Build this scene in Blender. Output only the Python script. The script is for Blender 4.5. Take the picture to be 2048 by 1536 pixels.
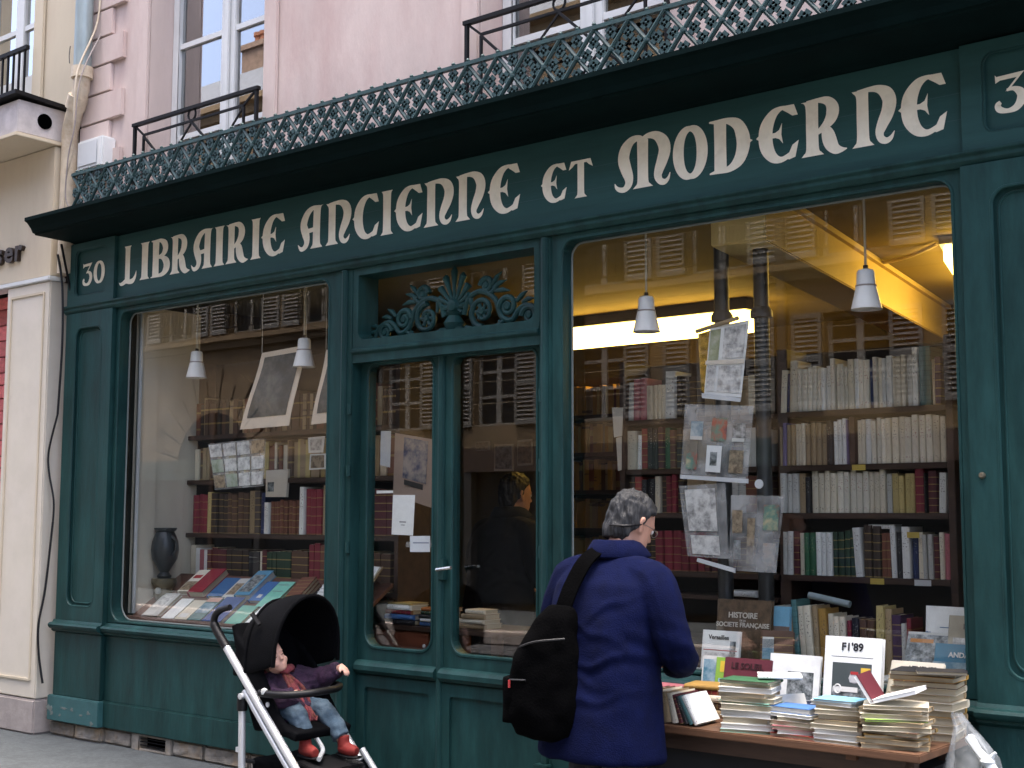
import bpy, bmesh, math, random
from mathutils import Vector, Matrix, noise
random.seed(7)
rad = math.radians
scene = bpy.context.scene
for o in list(bpy.data.objects): bpy.data.objects.remove(o)

# ------------------------------------------------------------------ camera
YAW, PIT, ROL = 0.67487, 0.10093, 0.00187
CAM = Vector((8.141, -5.178, 1.5)); FPX = 2600.0
fw = Vector((-math.sin(YAW)*math.cos(PIT), math.cos(YAW)*math.cos(PIT), math.sin(PIT)))
rt = Vector((math.cos(YAW), math.sin(YAW), 0)); up = rt.cross(fw)
r2 = rt*math.cos(ROL)+up*math.sin(ROL); u2 = -rt*math.sin(ROL)+up*math.cos(ROL)
cd = bpy.data.cameras.new('camera'); cam = bpy.data.objects.new('camera', cd)
scene.collection.objects.link(cam)
cam.matrix_world = Matrix(((r2.x, u2.x, -fw.x, CAM.x), (r2.y, u2.y, -fw.y, CAM.y), (r2.z, u2.z, -fw.z, CAM.z), (0, 0, 0, 1)))
cd.sensor_width = 36; cd.lens = FPX/2048*36; cd.clip_start = 0.1; cd.clip_end = 500
scene.camera = cam
def at(u, v, y):
    """survey helper: the point of the vertical plane at depth y that was measured at (u, v)"""
    d = r2*((u-1024)/FPX)-u2*((v-768)/FPX)+fw
    return CAM+d*((y-CAM.y)/d.y)
def xu(u, v, y): return at(u, v, y).x

# ------------------------------------------------------------------ sky, sun, exposure
SUN_EL, SUN_AZ = rad(79), rad(18)
w = bpy.data.worlds.new('World'); scene.world = w; w.use_nodes = True
nt = w.node_tree; nt.nodes.clear()
sky = nt.nodes.new('ShaderNodeTexSky'); sky.sky_type = 'NISHITA'; sky.sun_disc = False
sky.sun_elevation = SUN_EL; sky.sun_rotation = SUN_AZ
sky.air_density = .6; sky.dust_density = 7.0; sky.ozone_density = .3
bg = nt.nodes.new('ShaderNodeBackground'); bg.inputs[1].default_value = 0.12
wo = nt.nodes.new('ShaderNodeOutputWorld')
nt.links.new(sky.outputs[0], bg.inputs[0]); nt.links.new(bg.outputs[0], wo.inputs[0])
sl = bpy.data.lights.new('sun', 'SUN'); sl.energy = 1.5; sl.angle = rad(60); sl.color = (1.0, .93, .82)
so = bpy.data.objects.new('sun', sl); scene.collection.objects.link(so)
sdir = Vector((math.sin(SUN_AZ)*math.cos(SUN_EL), math.cos(SUN_AZ)*math.cos(SUN_EL), math.sin(SUN_EL)))
so.rotation_euler = sdir.to_track_quat('Z', 'Y').to_euler(); so.location = sdir*40
vs = scene.view_settings
scene.display_settings.display_device = 'sRGB'
vs.view_transform = 'Standard'; vs.look = 'None'; vs.gamma = 1; vs.use_curve_mapping = False
vs.exposure = 3.1
scene.cycles.max_bounces = 6; scene.cycles.diffuse_bounces = 3; scene.cycles.glossy_bounces = 4; scene.cycles.transparent_max_bounces = 12
scene.cycles.caustics_reflective = False; scene.cycles.caustics_refractive = False

# ------------------------------------------------------------------ helpers
COL = scene.collection
def srgb(h):
    h = h.lstrip('#'); c = [int(h[i:i+2], 16)/255 for i in (0, 2, 4)]
    return tuple((x/12.92 if x <= .04045 else ((x+.055)/1.055)**2.4) for x in c)
_m = {}
def mat(name, col, rough=.6, var=.15, scale=6, bump=0., bscale=40, metal=0., spec=.5, stretch=(1, 1, 1), grime=None, gscale=3, emit=0., coords='Object', rnd=0., rvar=.0):
    """procedural surface: base colour broken up by noise, optional second 'grime' colour in patches, bump"""
    if name in _m: return _m[name]
    if isinstance(col, str): col = srgb(col)
    m = bpy.data.materials.new(name); _m[name] = m; m.use_nodes = True
    t = m.node_tree; N = t.nodes; L = t.links; b = N['Principled BSDF']
    tc = N.new('ShaderNodeTexCoord'); mp = N.new('ShaderNodeMapping'); mp.inputs['Scale'].default_value = stretch
    L.new(tc.outputs[coords], mp.inputs[0])
    n = N.new('ShaderNodeTexNoise'); n.inputs['Scale'].default_value = scale; n.inputs['Detail'].default_value = 6; n.inputs['Roughness'].default_value = .65
    L.new(mp.outputs[0], n.inputs['Vector'])
    r = N.new('ShaderNodeValToRGB'); r.color_ramp.elements[0].position = .3; r.color_ramp.elements[1].position = .7
    r.color_ramp.elements[0].color = (*[max(0, c*(1-var)) for c in col], 1); r.color_ramp.elements[1].color = (*[min(1, c*(1+var)) for c in col], 1)
    L.new(n.outputs['Fac'], r.inputs[0]); out = r.outputs[0]
    if grime is not None:
        if isinstance(grime, str): grime = srgb(grime)
        n2 = N.new('ShaderNodeTexNoise'); n2.inputs['Scale'].default_value = gscale; n2.inputs['Detail'].default_value = 8; n2.inputs['Roughness'].default_value = .7
        L.new(mp.outputs[0], n2.inputs['Vector'])
        r2_ = N.new('ShaderNodeValToRGB'); r2_.color_ramp.elements[0].position = .48; r2_.color_ramp.elements[1].position = .72
        r2_.color_ramp.elements[1].color = (.8, .8, .8, 1)
        L.new(n2.outputs['Fac'], r2_.inputs[0])
        mx = N.new('ShaderNodeMixRGB'); L.new(r2_.outputs[0], mx.inputs[0]); L.new(out, mx.inputs[1]); mx.inputs[2].default_value = (*grime, 1); out = mx.outputs[0]
    if rnd > 0:
        oi = N.new('ShaderNodeObjectInfo'); hv = N.new('ShaderNodeHueSaturation')
        mr = N.new('ShaderNodeMapRange'); mr.inputs['To Min'].default_value = 1-rnd; mr.inputs['To Max'].default_value = 1+rnd
        L.new(oi.outputs['Random'], mr.inputs[0]); L.new(mr.outputs[0], hv.inputs['Value']); L.new(out, hv.inputs['Color']); out = hv.outputs[0]
    L.new(out, b.inputs['Base Color'])
    b.inputs['Roughness'].default_value = rough; b.inputs['Metallic'].default_value = metal
    b.inputs['Specular IOR Level'].default_value = spec
    if rvar:
        rr = N.new('ShaderNodeMapRange'); rr.inputs['To Min'].default_value = max(.05, rough-rvar); rr.inputs['To Max'].default_value = min(1, rough+rvar)
        L.new(n.outputs['Fac'], rr.inputs[0]); L.new(rr.outputs[0], b.inputs['Roughness'])
    if bump:
        nb = N.new('ShaderNodeTexNoise'); nb.inputs['Scale'].default_value = bscale; nb.inputs['Detail'].default_value = 5
        L.new(mp.outputs[0], nb.inputs['Vector'])
        bp = N.new('ShaderNodeBump'); bp.inputs['Strength'].default_value = bump; bp.inputs['Distance'].default_value = .01
        L.new(nb.outputs['Fac'], bp.inputs['Height']); L.new(bp.outputs[0], b.inputs['Normal'])
    if emit:
        b.inputs['Emission Color'].default_value = (*col, 1); b.inputs['Emission Strength'].default_value = emit
    return m
def glass_mat(name, refl=1.0, tint=(.93, .96, .95), wav=.15, wscale=1.2):
    if name in _m: return _m[name]
    m = bpy.data.materials.new(name); _m[name] = m; m.use_nodes = True
    t = m.node_tree; N = t.nodes; L = t.links; N.remove(N['Principled BSDF']); out = N['Material Output']
    lw = N.new('ShaderNodeLayerWeight'); pw = N.new('ShaderNodeMath'); pw.operation = 'POWER'; pw.inputs[1].default_value = 4
    L.new(lw.outputs['Facing'], pw.inputs[0])
    ma = N.new('ShaderNodeMath'); ma.operation = 'MULTIPLY_ADD'; ma.inputs[1].default_value = .9*refl; ma.inputs[2].default_value = .05*refl; ma.use_clamp = True
    L.new(pw.outputs[0], ma.inputs[0])
    tr = N.new('ShaderNodeBsdfTransparent'); tr.inputs[0].default_value = (*tint, 1)
    gl = N.new('ShaderNodeBsdfGlossy'); gl.inputs['Roughness'].default_value = .0
    if wav:
        tc = N.new('ShaderNodeTexCoord'); nz = N.new('ShaderNodeTexNoise'); nz.inputs['Scale'].default_value = wscale; nz.inputs['Detail'].default_value = 1
        L.new(tc.outputs['Object'], nz.inputs['Vector'])
        bp = N.new('ShaderNodeBump'); bp.inputs['Strength'].default_value = wav; bp.inputs['Distance'].default_value = .01
        L.new(nz.outputs['Fac'], bp.inputs['Height']); L.new(bp.outputs[0], gl.inputs['Normal'])
    mx = N.new('ShaderNodeMixShader'); L.new(ma.outputs[0], mx.inputs[0]); L.new(tr.outputs[0], mx.inputs[1]); L.new(gl.outputs[0], mx.inputs[2])
    L.new(mx.outputs[0], out.inputs[0]); return m
def emis(name, col, s):
    if name in _m: return _m[name]
    m = bpy.data.materials.new(name); _m[name] = m; m.use_nodes = True
    t = m.node_tree; N = t.nodes; N.remove(N['Principled BSDF']); e = N.new('ShaderNodeEmission')
    e.inputs[0].default_value = (*col, 1); e.inputs[1].default_value = s
    t.links.new(e.outputs[0], N['Material Output'].inputs[0]); return m

class MB:
    def __init__(s): s.v = []; s.f = []; s.mi = []; s.cur = 0
    def add(s, vs, fs):
        o = len(s.v); s.v += [tuple(p) for p in vs]; s.f += [tuple(i+o for i in q) for q in fs]; s.mi += [s.cur]*len(fs); return s
    def box(s, x0, x1, y0, y1, z0, z1, rot=None, piv=None):
        vs = [Vector((x, y, z)) for z in (z0, z1) for y in (y0, y1) for x in (x0, x1)]
        if rot is not None:
            piv = Vector(piv) if piv is not None else Vector(((x0+x1)/2, (y0+y1)/2, (z0+z1)/2)); vs = [rot @ (p-piv)+piv for p in vs]
        return s.add(vs, [(0, 2, 3, 1), (4, 5, 7, 6), (0, 1, 5, 4), (2, 6, 7, 3), (0, 4, 6, 2), (1, 3, 7, 5)])
    def bar(s, a, b, wx, wy=None):
        """square bar from a to b"""
        a = Vector(a); b = Vector(b); wy = wy or wx; d = (b-a).normalized()
        k = Vector((0, 1, 0)) if abs(d.y) < .9 else Vector((1, 0, 0))
        p = d.cross(k).normalized()*wx/2; q = d.cross(p).normalized()*wy/2
        vs = [a-p-q, a+p-q, a+p+q, a-p+q, b-p-q, b+p-q, b+p+q, b-p+q]
        return s.add(vs, [(3, 2, 1, 0), (4, 5, 6, 7), (0, 1, 5, 4), (1, 2, 6, 5), (2, 3, 7, 6), (3, 0, 4, 7)])
    def tube(s, pts, rs, n=8, closed=False, cap=True, sy=1.0):
        pts = [Vector(p) for p in pts]
        if not isinstance(rs, (list, tuple)): rs = [rs]*len(pts)
        k = len(pts); rings = []; prev = None
        for i, p in enumerate(pts):
            if closed: d = pts[(i+1) % k]-pts[i-1]
            else: d = pts[min(i+1, k-1)]-pts[max(i-1, 0)]
            d.normalize()
            if prev is None:
                a = Vector((0, 0, 1)) if abs(d.z) < .9 else Vector((0, 1, 0)); prev = d.cross(a).normalized()
            x = (prev-d*prev.dot(d)).normalized(); prev = x; y = d.cross(x)
            rings.append([p+(x*math.cos(2*math.pi*j/n)+y*sy*math.sin(2*math.pi*j/n))*rs[i] for j in range(n)])
        vs = [q for r in rings for q in r]; fs = []
        for i in range(k if closed else k-1):
            for j in range(n):
                a = i*n+j; b = i*n+(j+1) % n; c = ((i+1) % k)*n+(j+1) % n; e = ((i+1) % k)*n+j
                fs.append((a, b, c, e))
        if cap and not closed:
            fs.append(tuple(range(n))[::-1]); fs.append(tuple((k-1)*n+j for j in range(n)))
        return s.add(vs, fs)
    def loft(s, rings, cap=True):
        """rings: lists of equal numbers of points"""
        n = len(rings[0]); vs = [p for r in rings for p in r]; fs = []
        for i in range(len(rings)-1):
            for j in range(n):
                fs.append((i*n+j, i*n+(j+1) % n, (i+1)*n+(j+1) % n, (i+1)*n+j))
        if cap: fs.append(tuple(range(n))[::-1]); fs.append(tuple((len(rings)-1)*n+j for j in range(n)))
        return s.add(vs, fs)
    def lathe(s, prof, n=16, c=(0, 0, 0)):
        return s.loft([[Vector((c[0]+r*math.cos(2*math.pi*j/n), c[1]+r*math.sin(2*math.pi*j/n), c[2]+z)) for j in range(n)] for r, z in prof])
    def profile_x(s, prof, x0, x1):
        """closed (y,z) profile swept along x"""
        n = len(prof); vs = [Vector((x0, y, z)) for y, z in prof]+[Vector((x1, y, z)) for y, z in prof]
        fs = [(j, j+n, (j+1) % n+n, (j+1) % n) for j in range(n)]+[tuple(range(n)), tuple(range(2*n-1, n-1, -1))]
        return s.add(vs, fs)
    def plate(s, loop, y0, y1):
        """closed (x,z) polygon extruded from y0 to y1 (convex or simple)"""
        n = len(loop); vs = [Vector((x, y0, z)) for x, z in loop]+[Vector((x, y1, z)) for x, z in loop]
        fs = [tuple(range(n)), tuple(range(2*n-1, n-1, -1))]+[(j, j+n, (j+1) % n+n, (j+1) % n) for j in range(n)]
        return s.add(vs, fs)
    def ring(s, outer, inner, y0, y1):
        """frame between two (x,z) loops of the same length"""
        n = len(outer); vs = [Vector((x, y, z)) for y in (y0, y1) for lp in (outer, inner) for x, z in lp]; fs = []
        for j in range(n):
            k = (j+1) % n
            fs += [(j, k, n+k, n+j), (2*n+j, 3*n+j, 3*n+k, 2*n+k), (j, 2*n+j, 2*n+k, k), (n+j, n+k, 3*n+k, 3*n+j)]
        return s.add(vs, fs)
    def build(s, name, m, parent=None, smooth=False, fix=True, bevel=0):
        me = bpy.data.meshes.new(name); me.from_pydata(s.v, [], s.f)
        ms = m if isinstance(m, (list, tuple)) else [m]
        for x in ms: me.materials.append(x)
        if len(ms) > 1: me.polygons.foreach_set('material_index', s.mi)
        if fix:
            b = bmesh.new(); b.from_mesh(me)
            bmesh.ops.remove_doubles(b, verts=b.verts, dist=1e-6)
            bmesh.ops.recalc_face_normals(b, faces=b.faces)
            if bevel:
                bmesh.ops.bevel(b, geom=[e for e in b.edges if e.is_manifold and e.calc_face_angle(0) > .5], offset=bevel, segments=2, affect='EDGES', clamp_overlap=True)
            b.to_mesh(me); b.free()
        if smooth:
            me.polygons.foreach_set('use_smooth', [True]*len(me.polygons))
            if smooth != 'all': me.set_sharp_from_angle(angle=rad(40))
        return link(name, me, parent)
def link(name, me, parent=None):
    o = bpy.data.objects.new(name, me); COL.objects.link(o)
    if parent is not None: o.parent = parent
    return o
def tag(o, label, cat, group=None):
    o['label'] = label; o['category'] = cat
    if group: o['group'] = group
    return o
def struct(o): o['kind'] = 'structure'; return o
def stuff(o): o['kind'] = 'stuff'; return o
def thing(name, label, cat, loc=(0, 0, 0), rz=0, group=None):
    o = bpy.data.objects.new(name, None); COL.objects.link(o); o.location = loc; o.rotation_euler = (0, 0, rz)
    o.empty_display_size = .1
    return tag(o, label, cat, group)
def part(name, parent):
    o = bpy.data.objects.new(name, None); COL.objects.link(o); o.parent = parent; o.empty_display_size = .05; return o
def rrect(x0, x1, z0, z1, r, n=6):
    """rounded rectangle loop (x,z), counter-clockwise; r = one radius or four (bl, br, tr, tl)"""
    rs = r if isinstance(r, (list, tuple)) else [r]*4; out = []
    for (cx, cz, a0), q in zip(((x0, z0, 180), (x1, z0, 270), (x1, z1, 0), (x0, z1, 90)), rs):
        q = max(q, 1e-4); ox = cx+(q if cx == x0 else -q); oz = cz+(q if cz == z0 else -q)
        for k in range(n+1):
            a = rad(a0+90*k/n); out.append((ox+q*math.cos(a), oz+q*math.sin(a)))
    return out
def wall_holes(mb, x0, x1, z0, z1, holes, y, depth, ydir=1):
    """front face at y with rectangular openings whose reveals run `depth` inwards"""
    xs = sorted({x0, x1, *[h[0] for h in holes], *[h[1] for h in holes]}); zs = sorted({z0, z1, *[h[2] for h in holes], *[h[3] for h in holes]})
    xs = [x for x in xs if x0 <= x <= x1]; zs = [z for z in zs if z0 <= z <= z1]
    for i in range(len(xs)-1):
        for j in range(len(zs)-1):
            cx = (xs[i]+xs[i+1])/2; cz = (zs[j]+zs[j+1])/2
            if any(h[0] < cx < h[1] and h[2] < cz < h[3] for h in holes): continue
            mb.add([(xs[i], y, zs[j]), (xs[i+1], y, zs[j]), (xs[i+1], y, zs[j+1]), (xs[i], y, zs[j+1])], [(0, 1, 2, 3)])
    yb = y+depth*ydir
    for a, b, c, d in holes:
        c = max(c, z0); d = min(d, z1); a = max(a, x0); b = min(b, x1)
        for p, q in (((a, c), (a, d)), ((a, d), (b, d)), ((b, d), (b, c)), ((b, c), (a, c))):
            mb.add([(p[0], y, p[1]), (q[0], y, q[1]), (q[0], yb, q[1]), (p[0], yb, p[1])], [(0, 1, 2, 3)])
    return mb
def mesh_from(obj_):
    dg = bpy.context.evaluated_depsgraph_get(); dg.update()
    return bpy.data.meshes.new_from_object(obj_.evaluated_get(dg))
def text(name, s, size, m, parent, loc, rot=(0, 0, 0), ext=.0006, align='CENTER', bold=0., sx=1.0, space=1.0):
    c = bpy.data.curves.new('t', 'FONT'); c.body = s; c.size = size; c.extrude = ext; c.align_x = align; c.offset = bold; c.resolution_u = 3; c.space_character = space
    t = bpy.data.objects.new('t', c); COL.objects.link(t)
    me = mesh_from(t); bpy.data.objects.remove(t); bpy.data.curves.remove(c)
    me.materials.clear(); me.materials.append(m)
    o = link(name, me, parent); o.location = loc; o.rotation_euler = rot; o.scale = (sx, 1, 1); return o
def catmull(pts, k=6, closed=False):
    n = len(pts); out = []
    rng = range(n) if closed else range(n-1)
    for i in rng:
        g = (lambda j: pts[j % n]) if closed else (lambda j: pts[max(0, min(n-1, j))])
        p0, p1, p2, p3 = g(i-1), g(i), g(i+1), g(i+2)
        for t in range(k):
            t /= k
            out.append(tuple(.5*(2*b+(c-a)*t+(2*a-5*b+4*c-d)*t*t+(3*b-a-3*c+d)*t**3) for a, b, c, d in zip(p0, p1, p2, p3)))
    if not closed: out.append(tuple(pts[-1]))
    return out
ORD = ['', 'first', 'second', 'third', 'fourth', 'fifth', 'sixth', 'seventh', 'eighth', 'ninth', 'tenth', 'eleventh', 'twelfth', 'thirteenth', 'fourteenth', 'fifteenth', 'sixteenth', 'seventeenth', 'eighteenth', 'nineteenth', 'twentieth']
TENS = {2: 'twenty', 3: 'thirty', 4: 'forty', 5: 'fifty', 6: 'sixty'}
def nth(i):
    if i <= 20: return ORD[i]
    t, r = divmod(i, 10)
    return TENS[t]+'-'+ORD[r] if r else TENS[t][:-1]+'ieth'

# ------------------------------------------------------------------ materials
teal = mat('teal_paint', (.0125, .048, .046), .5, .4, 9, .16, 60, grime=(.005, .025, .025), gscale=3.0, stretch=(1, 1, .22), rvar=.18, spec=.2)
teal_sign = mat('teal_sign_paint', (.018, .062, .060), .55, .18, 3, .06, 60, grime=(.012, .045, .044), gscale=5, spec=.2, stretch=(.25, 1, 2.5))
teal_iron = mat('teal_cast_iron', (.018, .055, .056), .5, .3, 20, .15, 120, grime=(.011, .037, .039), gscale=12)
letter_m = mat('cream_letter_paint', (.78, .74, .60), .6, .06, 14, .03, 80, grime=(.6, .56, .43), gscale=9)
pink = mat('pink_plaster', (.56, .46, .425), .9, .12, 1.6, .25, 35, grime=(.43, .29, .27), gscale=1.3, stretch=(1, 1, .3))
cream = mat('cream_plaster', (.58, .505, .38), .85, .1, 2, .15, 30, grime=(.44, .36, .27), gscale=2.0, stretch=(1, 1, .3))
white_p = mat('white_paint', (.66, .68, .68), .45, .05, 5, .03, 50, grime=(.6, .61, .6), gscale=4)
stone_m = mat('plinth_stone', (.22, .20, .17), .9, .35, 9, .5, 30, grime=(.30, .20, .10), gscale=6, rnd=.25)
greystone = mat('grey_stone', (.34, .30, .28), .85, .15, 8, .2, 40, grime=(.24, .21, .2), gscale=5)
asphalt = mat('pavement_asphalt', (.056, .064, .068), .85, .3, 30, .35, 220, grime=(.026, .029, .031), gscale=4)
road_m = mat('road_asphalt', (.045, .045, .05), .85, .2, 25, .3, 150)
zinc = mat('zinc_pipe', (.30, .36, .37), .45, .15, 12, metal=.3, stretch=(1, 1, .3))
cream_pipe = mat('cream_pipe', (.58, .50, .38), .6, .15, 9, grime=(.35, .24, .14), gscale=7)
black_iron = mat('black_iron', (.005, .005, .006), .6, .3, 20, spec=.2)
black_rub = mat('black_plastic', (.004, .004, .005), .5, .2, 20, spec=.3)
dark_wood = mat('dark_shelf_wood', (.05, .026, .016), .55, .35, 5, .1, 30, stretch=(.4, 3, 3))
brown_wood = mat('brown_board_wood', (.13, .055, .035), .5, .3, 6, .1, 40, stretch=(.3, 4, 4))
table_wood = mat('table_board_wood', (.12, .056, .027), .65, .3, 6, .12, 40, stretch=(.3, 4, 4))
floor_wood = mat('shop_floor_wood', (.03, .02, .012), .5, .3, 5, stretch=(.4, 4, 4))
interior_wall = mat('shop_interior_wall', (.055, .038, .02), .85, .2, 2)
ceil_m = mat('shop_ceiling', (.22, .165, .065), .85, .1, 2)
GL_SHOP = glass_mat('shop_glass', 1.0, (.98, .99, .985), wav=.10, wscale=.9)
GL_WIN = glass_mat('upstairs_glass', 6.0, (.4, .45, .45), wav=.05, wscale=1.0)
cornice_m = mat('shaded_cornice_teal', (.0022, .0085, .0085), .8, .25, 5, .08, 90, spec=.05)  # cornice teal darkened: the shade of its underside is put into the colour
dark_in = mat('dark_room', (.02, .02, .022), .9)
# ------------------------------------------------------------------ ground
g = MB().add([(-120, -120, -.17), (120, -120, -.17), (120, 120, -.17), (-120, 120, -.17)], [(0, 1, 2, 3)]).build('ground', road_m); struct(g)
p = MB().box(-30, 30, -2.9, 0.02, -.165, 0.0).build('pavement', asphalt, bevel=.004); struct(p)
k = struct(MB().box(-30, 30, -3.2, -2.905, -.165, -.004).build('kerb', greystone, bevel=.015))
p = MB().box(-30, 30, -10.9, -8.2, -.165, 0.0).build('pavement_opposite', asphalt); struct(p)
k = struct(MB().box(-30, 30, -8.195, -7.9, -.165, -.004).build('kerb_opposite', greystone, bevel=.015))

# ------------------------------------------------------------------ the pink building above the shop
B = thing('pink_building', 'pink plastered building with tall white windows above the green bookshop', 'building')
ZT = 8.2
wins = [(.80, 2.0), (3.76, 4.96), (6.72, 7.92)]
holes = [(a, b, 3.45, 5.95) for a, b in wins]+[(a, b, 6.6, 7.8) for a, b in wins]
mb = MB(); wall_holes(mb, .02, 9.0, 3.38, ZT, holes, .02, .27)
mb.box(.0, 9.0, .42, .5, 3.3, ZT)
mb.build('wall', pink, B)
MB().box(-.0, .02, .02, 6.5, 0, ZT).box(8.98, 9.0, .02, 6.5, 0, ZT).box(0, 9, 6.4, 6.5, 0, ZT).build('side_wall', pink, B)
MB().box(-.1, 9.1, -.12, 6.6, ZT, ZT+.12).build('roof', zinc, B)
MB().box(7.105, 9.0, .0, .3, .0, 3.379).build('ground_floor_wall', pink, B)
MB().box(.0, 9.0, .5, 6.5, 3.2, 3.42).build('floor_slab', dark_in, B)
# quoin blocks
zq = [3.83, 4.05, 4.262, 4.47, 4.675, 4.88, 5.08, 5.29, 5.5, 5.71, 5.92, 6.13]
for i in range(len(zq)-1):
    x1 = .52 if i % 2 == 0 else .38
    MB().box(.03, x1, -.012, .021, zq[i]+.007, zq[i+1]-.007).build('quoin_block', pink, B, bevel=.003)
for a, b in wins:
    for s0, s1 in ((a-.125, a-.003), (b+.003, b+.125)):
        MB().box(s0, s1, -.004, .0195, 3.42, 6.05).build('window_surround', pink, B, bevel=.006)
    for za, zb in ((3.45, 5.95), (6.6, 7.8)):
        W = part('window', B)
        mid = (a+b)/2
        f = MB(); y0, y1 = .2, .25
        f.box(a+.001, a+.075, y0, y1, za, zb).box(b-.075, b-.001, y0, y1, za, zb).box(a+.075, b-.075, y0, y1, zb-.08, zb).box(a+.075, b-.075, y0, y1, za, za+.2)
        f.box(mid-.075, mid-.008, y0+.004, y1, za+.2, zb-.08).box(mid+.008, mid+.075, y0+.004, y1, za+.2, zb-.08).box(mid-.025, mid+.025, y0-.015, y0+.003, za+.2, zb-.08)
        f.build('frame', white_p, W, bevel=.006)
        for zb_ in [z for z in (4.08, 4.73, 5.38, 7.2) if za < z < zb]:
            MB().box(a+.075, mid-.075, y0+.008, y1-.01, zb_-.018, zb_+.018).build('glazing_bar', white_p, W)
            MB().box(mid+.075, b-.075, y0+.008, y1-.01, zb_-.018, zb_+.018).build('glazing_bar', white_p, W)
        MB().box(a+.075, mid-.075, .228, .232, za+.2, zb-.08).build('pane', GL_WIN, W)
        MB().box(mid+.075, b-.075, .229, .233, za+.2, zb-.08).build('pane', GL_WIN, W)
        MB().box(a, b, .40, .415, za, zb).build('room_dark', dark_in, W)
    # window guard
    G = part('window_guard', B); y = -.07; a0, b0, z0, z1 = a-.02, b+.03, 3.5, 4.125
    m = MB(); m.bar((a0-.02, y, z1), (b0+.02, y, z1), .022, .03)
    m.bar((a0, y, z0), (a0, y, z1-.011), .02).bar((b0, y, z0), (b0, y, z1-.011), .02)
    m.build('guard_frame', black_iron, G)
    ia, ib, iz = a0+.1, b0-.12, 4.04
    m = MB(); m.bar((ia, y, iz), (ib, y, iz), .014).bar((ia, y, z0), (ia, y, iz-.007), .014).bar((ib, y, z0), (ib, y, iz-.007), .014)
    m.bar((a0+.01, y, z1-.012), (ia, y, iz), .012).bar((b0-.01, y, z1-.012), (ib, y, iz), .012)
    mm = (ia+ib)/2
    for q0, q1 in ((ia, mm), (mm, ib)):
        m.bar((q0, y, iz-.008), (q1, y-.004, z0+.05), .014).bar((q1, y, iz-.008), (q0, y+.006, z0+.05), .010)
    m.build('guard_bars', black_iron, G)
    MB().tube([(mm+.038*math.cos(t*math.pi/8), y, 4.083+.038*math.sin(t*math.pi/8)) for t in range(16)], .007, 6, True).build('guard_ring', black_iron, G, True)
# cables and electricity box on the wall corner
t = thing('meter_box', 'white plastic electricity box on the pink wall by the drainpipe', 'box', (.29, 0, 3.90))
MB().box(-.15, .15, -.10, .018, 0, .22).build('case', white_p, t, bevel=.012)
MB().box(-.13, .10, -.106, -.101, .03, .195).build('lid', mat('grey_plastic', (.55, .58, .6), .5, .04), t, bevel=.003)
MB().box(-.1, .12, -.07, .01, -.05, -.001).build('cable_entry', black_rub, t)
t = thing('drainpipe', 'grey zinc drainpipe with a cream elbow between the two buildings', 'drainpipe')
MB().tube([(.155, -.09, 8), (.155, -.09, 4.63)], .062, 14).build('upper_pipe', zinc, t, True)
MB().tube([(.155, -.09, 4.66), (.155, -.09, 4.58)], .075, 14).build('collar', cream_pipe, t, True)
MB().tube([(.155, -.09, 4.6), (.15, -.09, 4.5), (.11, -.09, 4.42), (.03, -.07, 4.32), (-.02, -.06, 4.22), (-.03, -.05, 4.1), (-.03, -.05, 3.2)], .058, 14).build('elbow_pipe', cream_pipe, t, True)
MB().tube([(.12, -.09, 4.46), (.065, -.08, 4.38)], .07, 14).build('collar', cream_pipe, t, True)
def cable(pts, r, m, label):
    o = MB().tube([tuple(p) for p in catmull(pts, 6)], r, 6).build('cable', m, None, True); return tag(o, label, 'cable', 'cables on the building corner')
cable([(.245, -.03, 5.4), (.24, -.035, 5.0), (.225, -.17, 4.6), (.20, -.17, 4.3), (.15, -.14, 4.05), (.06, -.13, 3.85), (.04, -.12, 3.6)], .007, cream_pipe, 'pale cable running down beside the zinc drainpipe to the meter box')
cable([(.26, -.02, 4.9), (.25, -.16, 4.55), (.21, -.17, 4.2), (.13, -.16, 4.0), (.07, -.13, 3.72), (.13, -.1, 3.62)], .005, greystone, 'thin grey cable sagging over the cream drainpipe elbow')
cable([(.25, -.06, 3.87), (.26, -.1, 3.74), (.2, -.1, 3.66), (.3, -.08, 3.62)], .006, cream_pipe, 'loose cable loop hanging under the white meter box')
cable([(-.12, -.02, 4.9), (.0, -.1, 4.78), (.12, -.17, 4.68)], .004, black_rub, 'thin black wire strung from the neighbouring wall to the drainpipe')
cable([(-.02, -.12, 3.33), (.02, -.1, 3.1), (.03, -.09, 2.7), (-.01, -.08, 2.2)], .008, black_rub, 'black cable under the cornice left of the bookshop pilaster')
cable([(-.01, -.08, 2.2), (-.07, -.1, 1.95), (-.06, -.1, 1.8), (-.02, -.08, 1.6), (-.02, -.08, 1.44)], .007, black_rub, 'black cable bulging out halfway down beside the pilaster')
cable([(-.02, -.08, 1.45), (-.05, -.1, 1.0), (-.07, -.13, .75), (-.07, -.12, .55), (-.04, -.1, .35)], .008, black_rub, 'black cable hanging near the pavement beside the pilaster')

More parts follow.
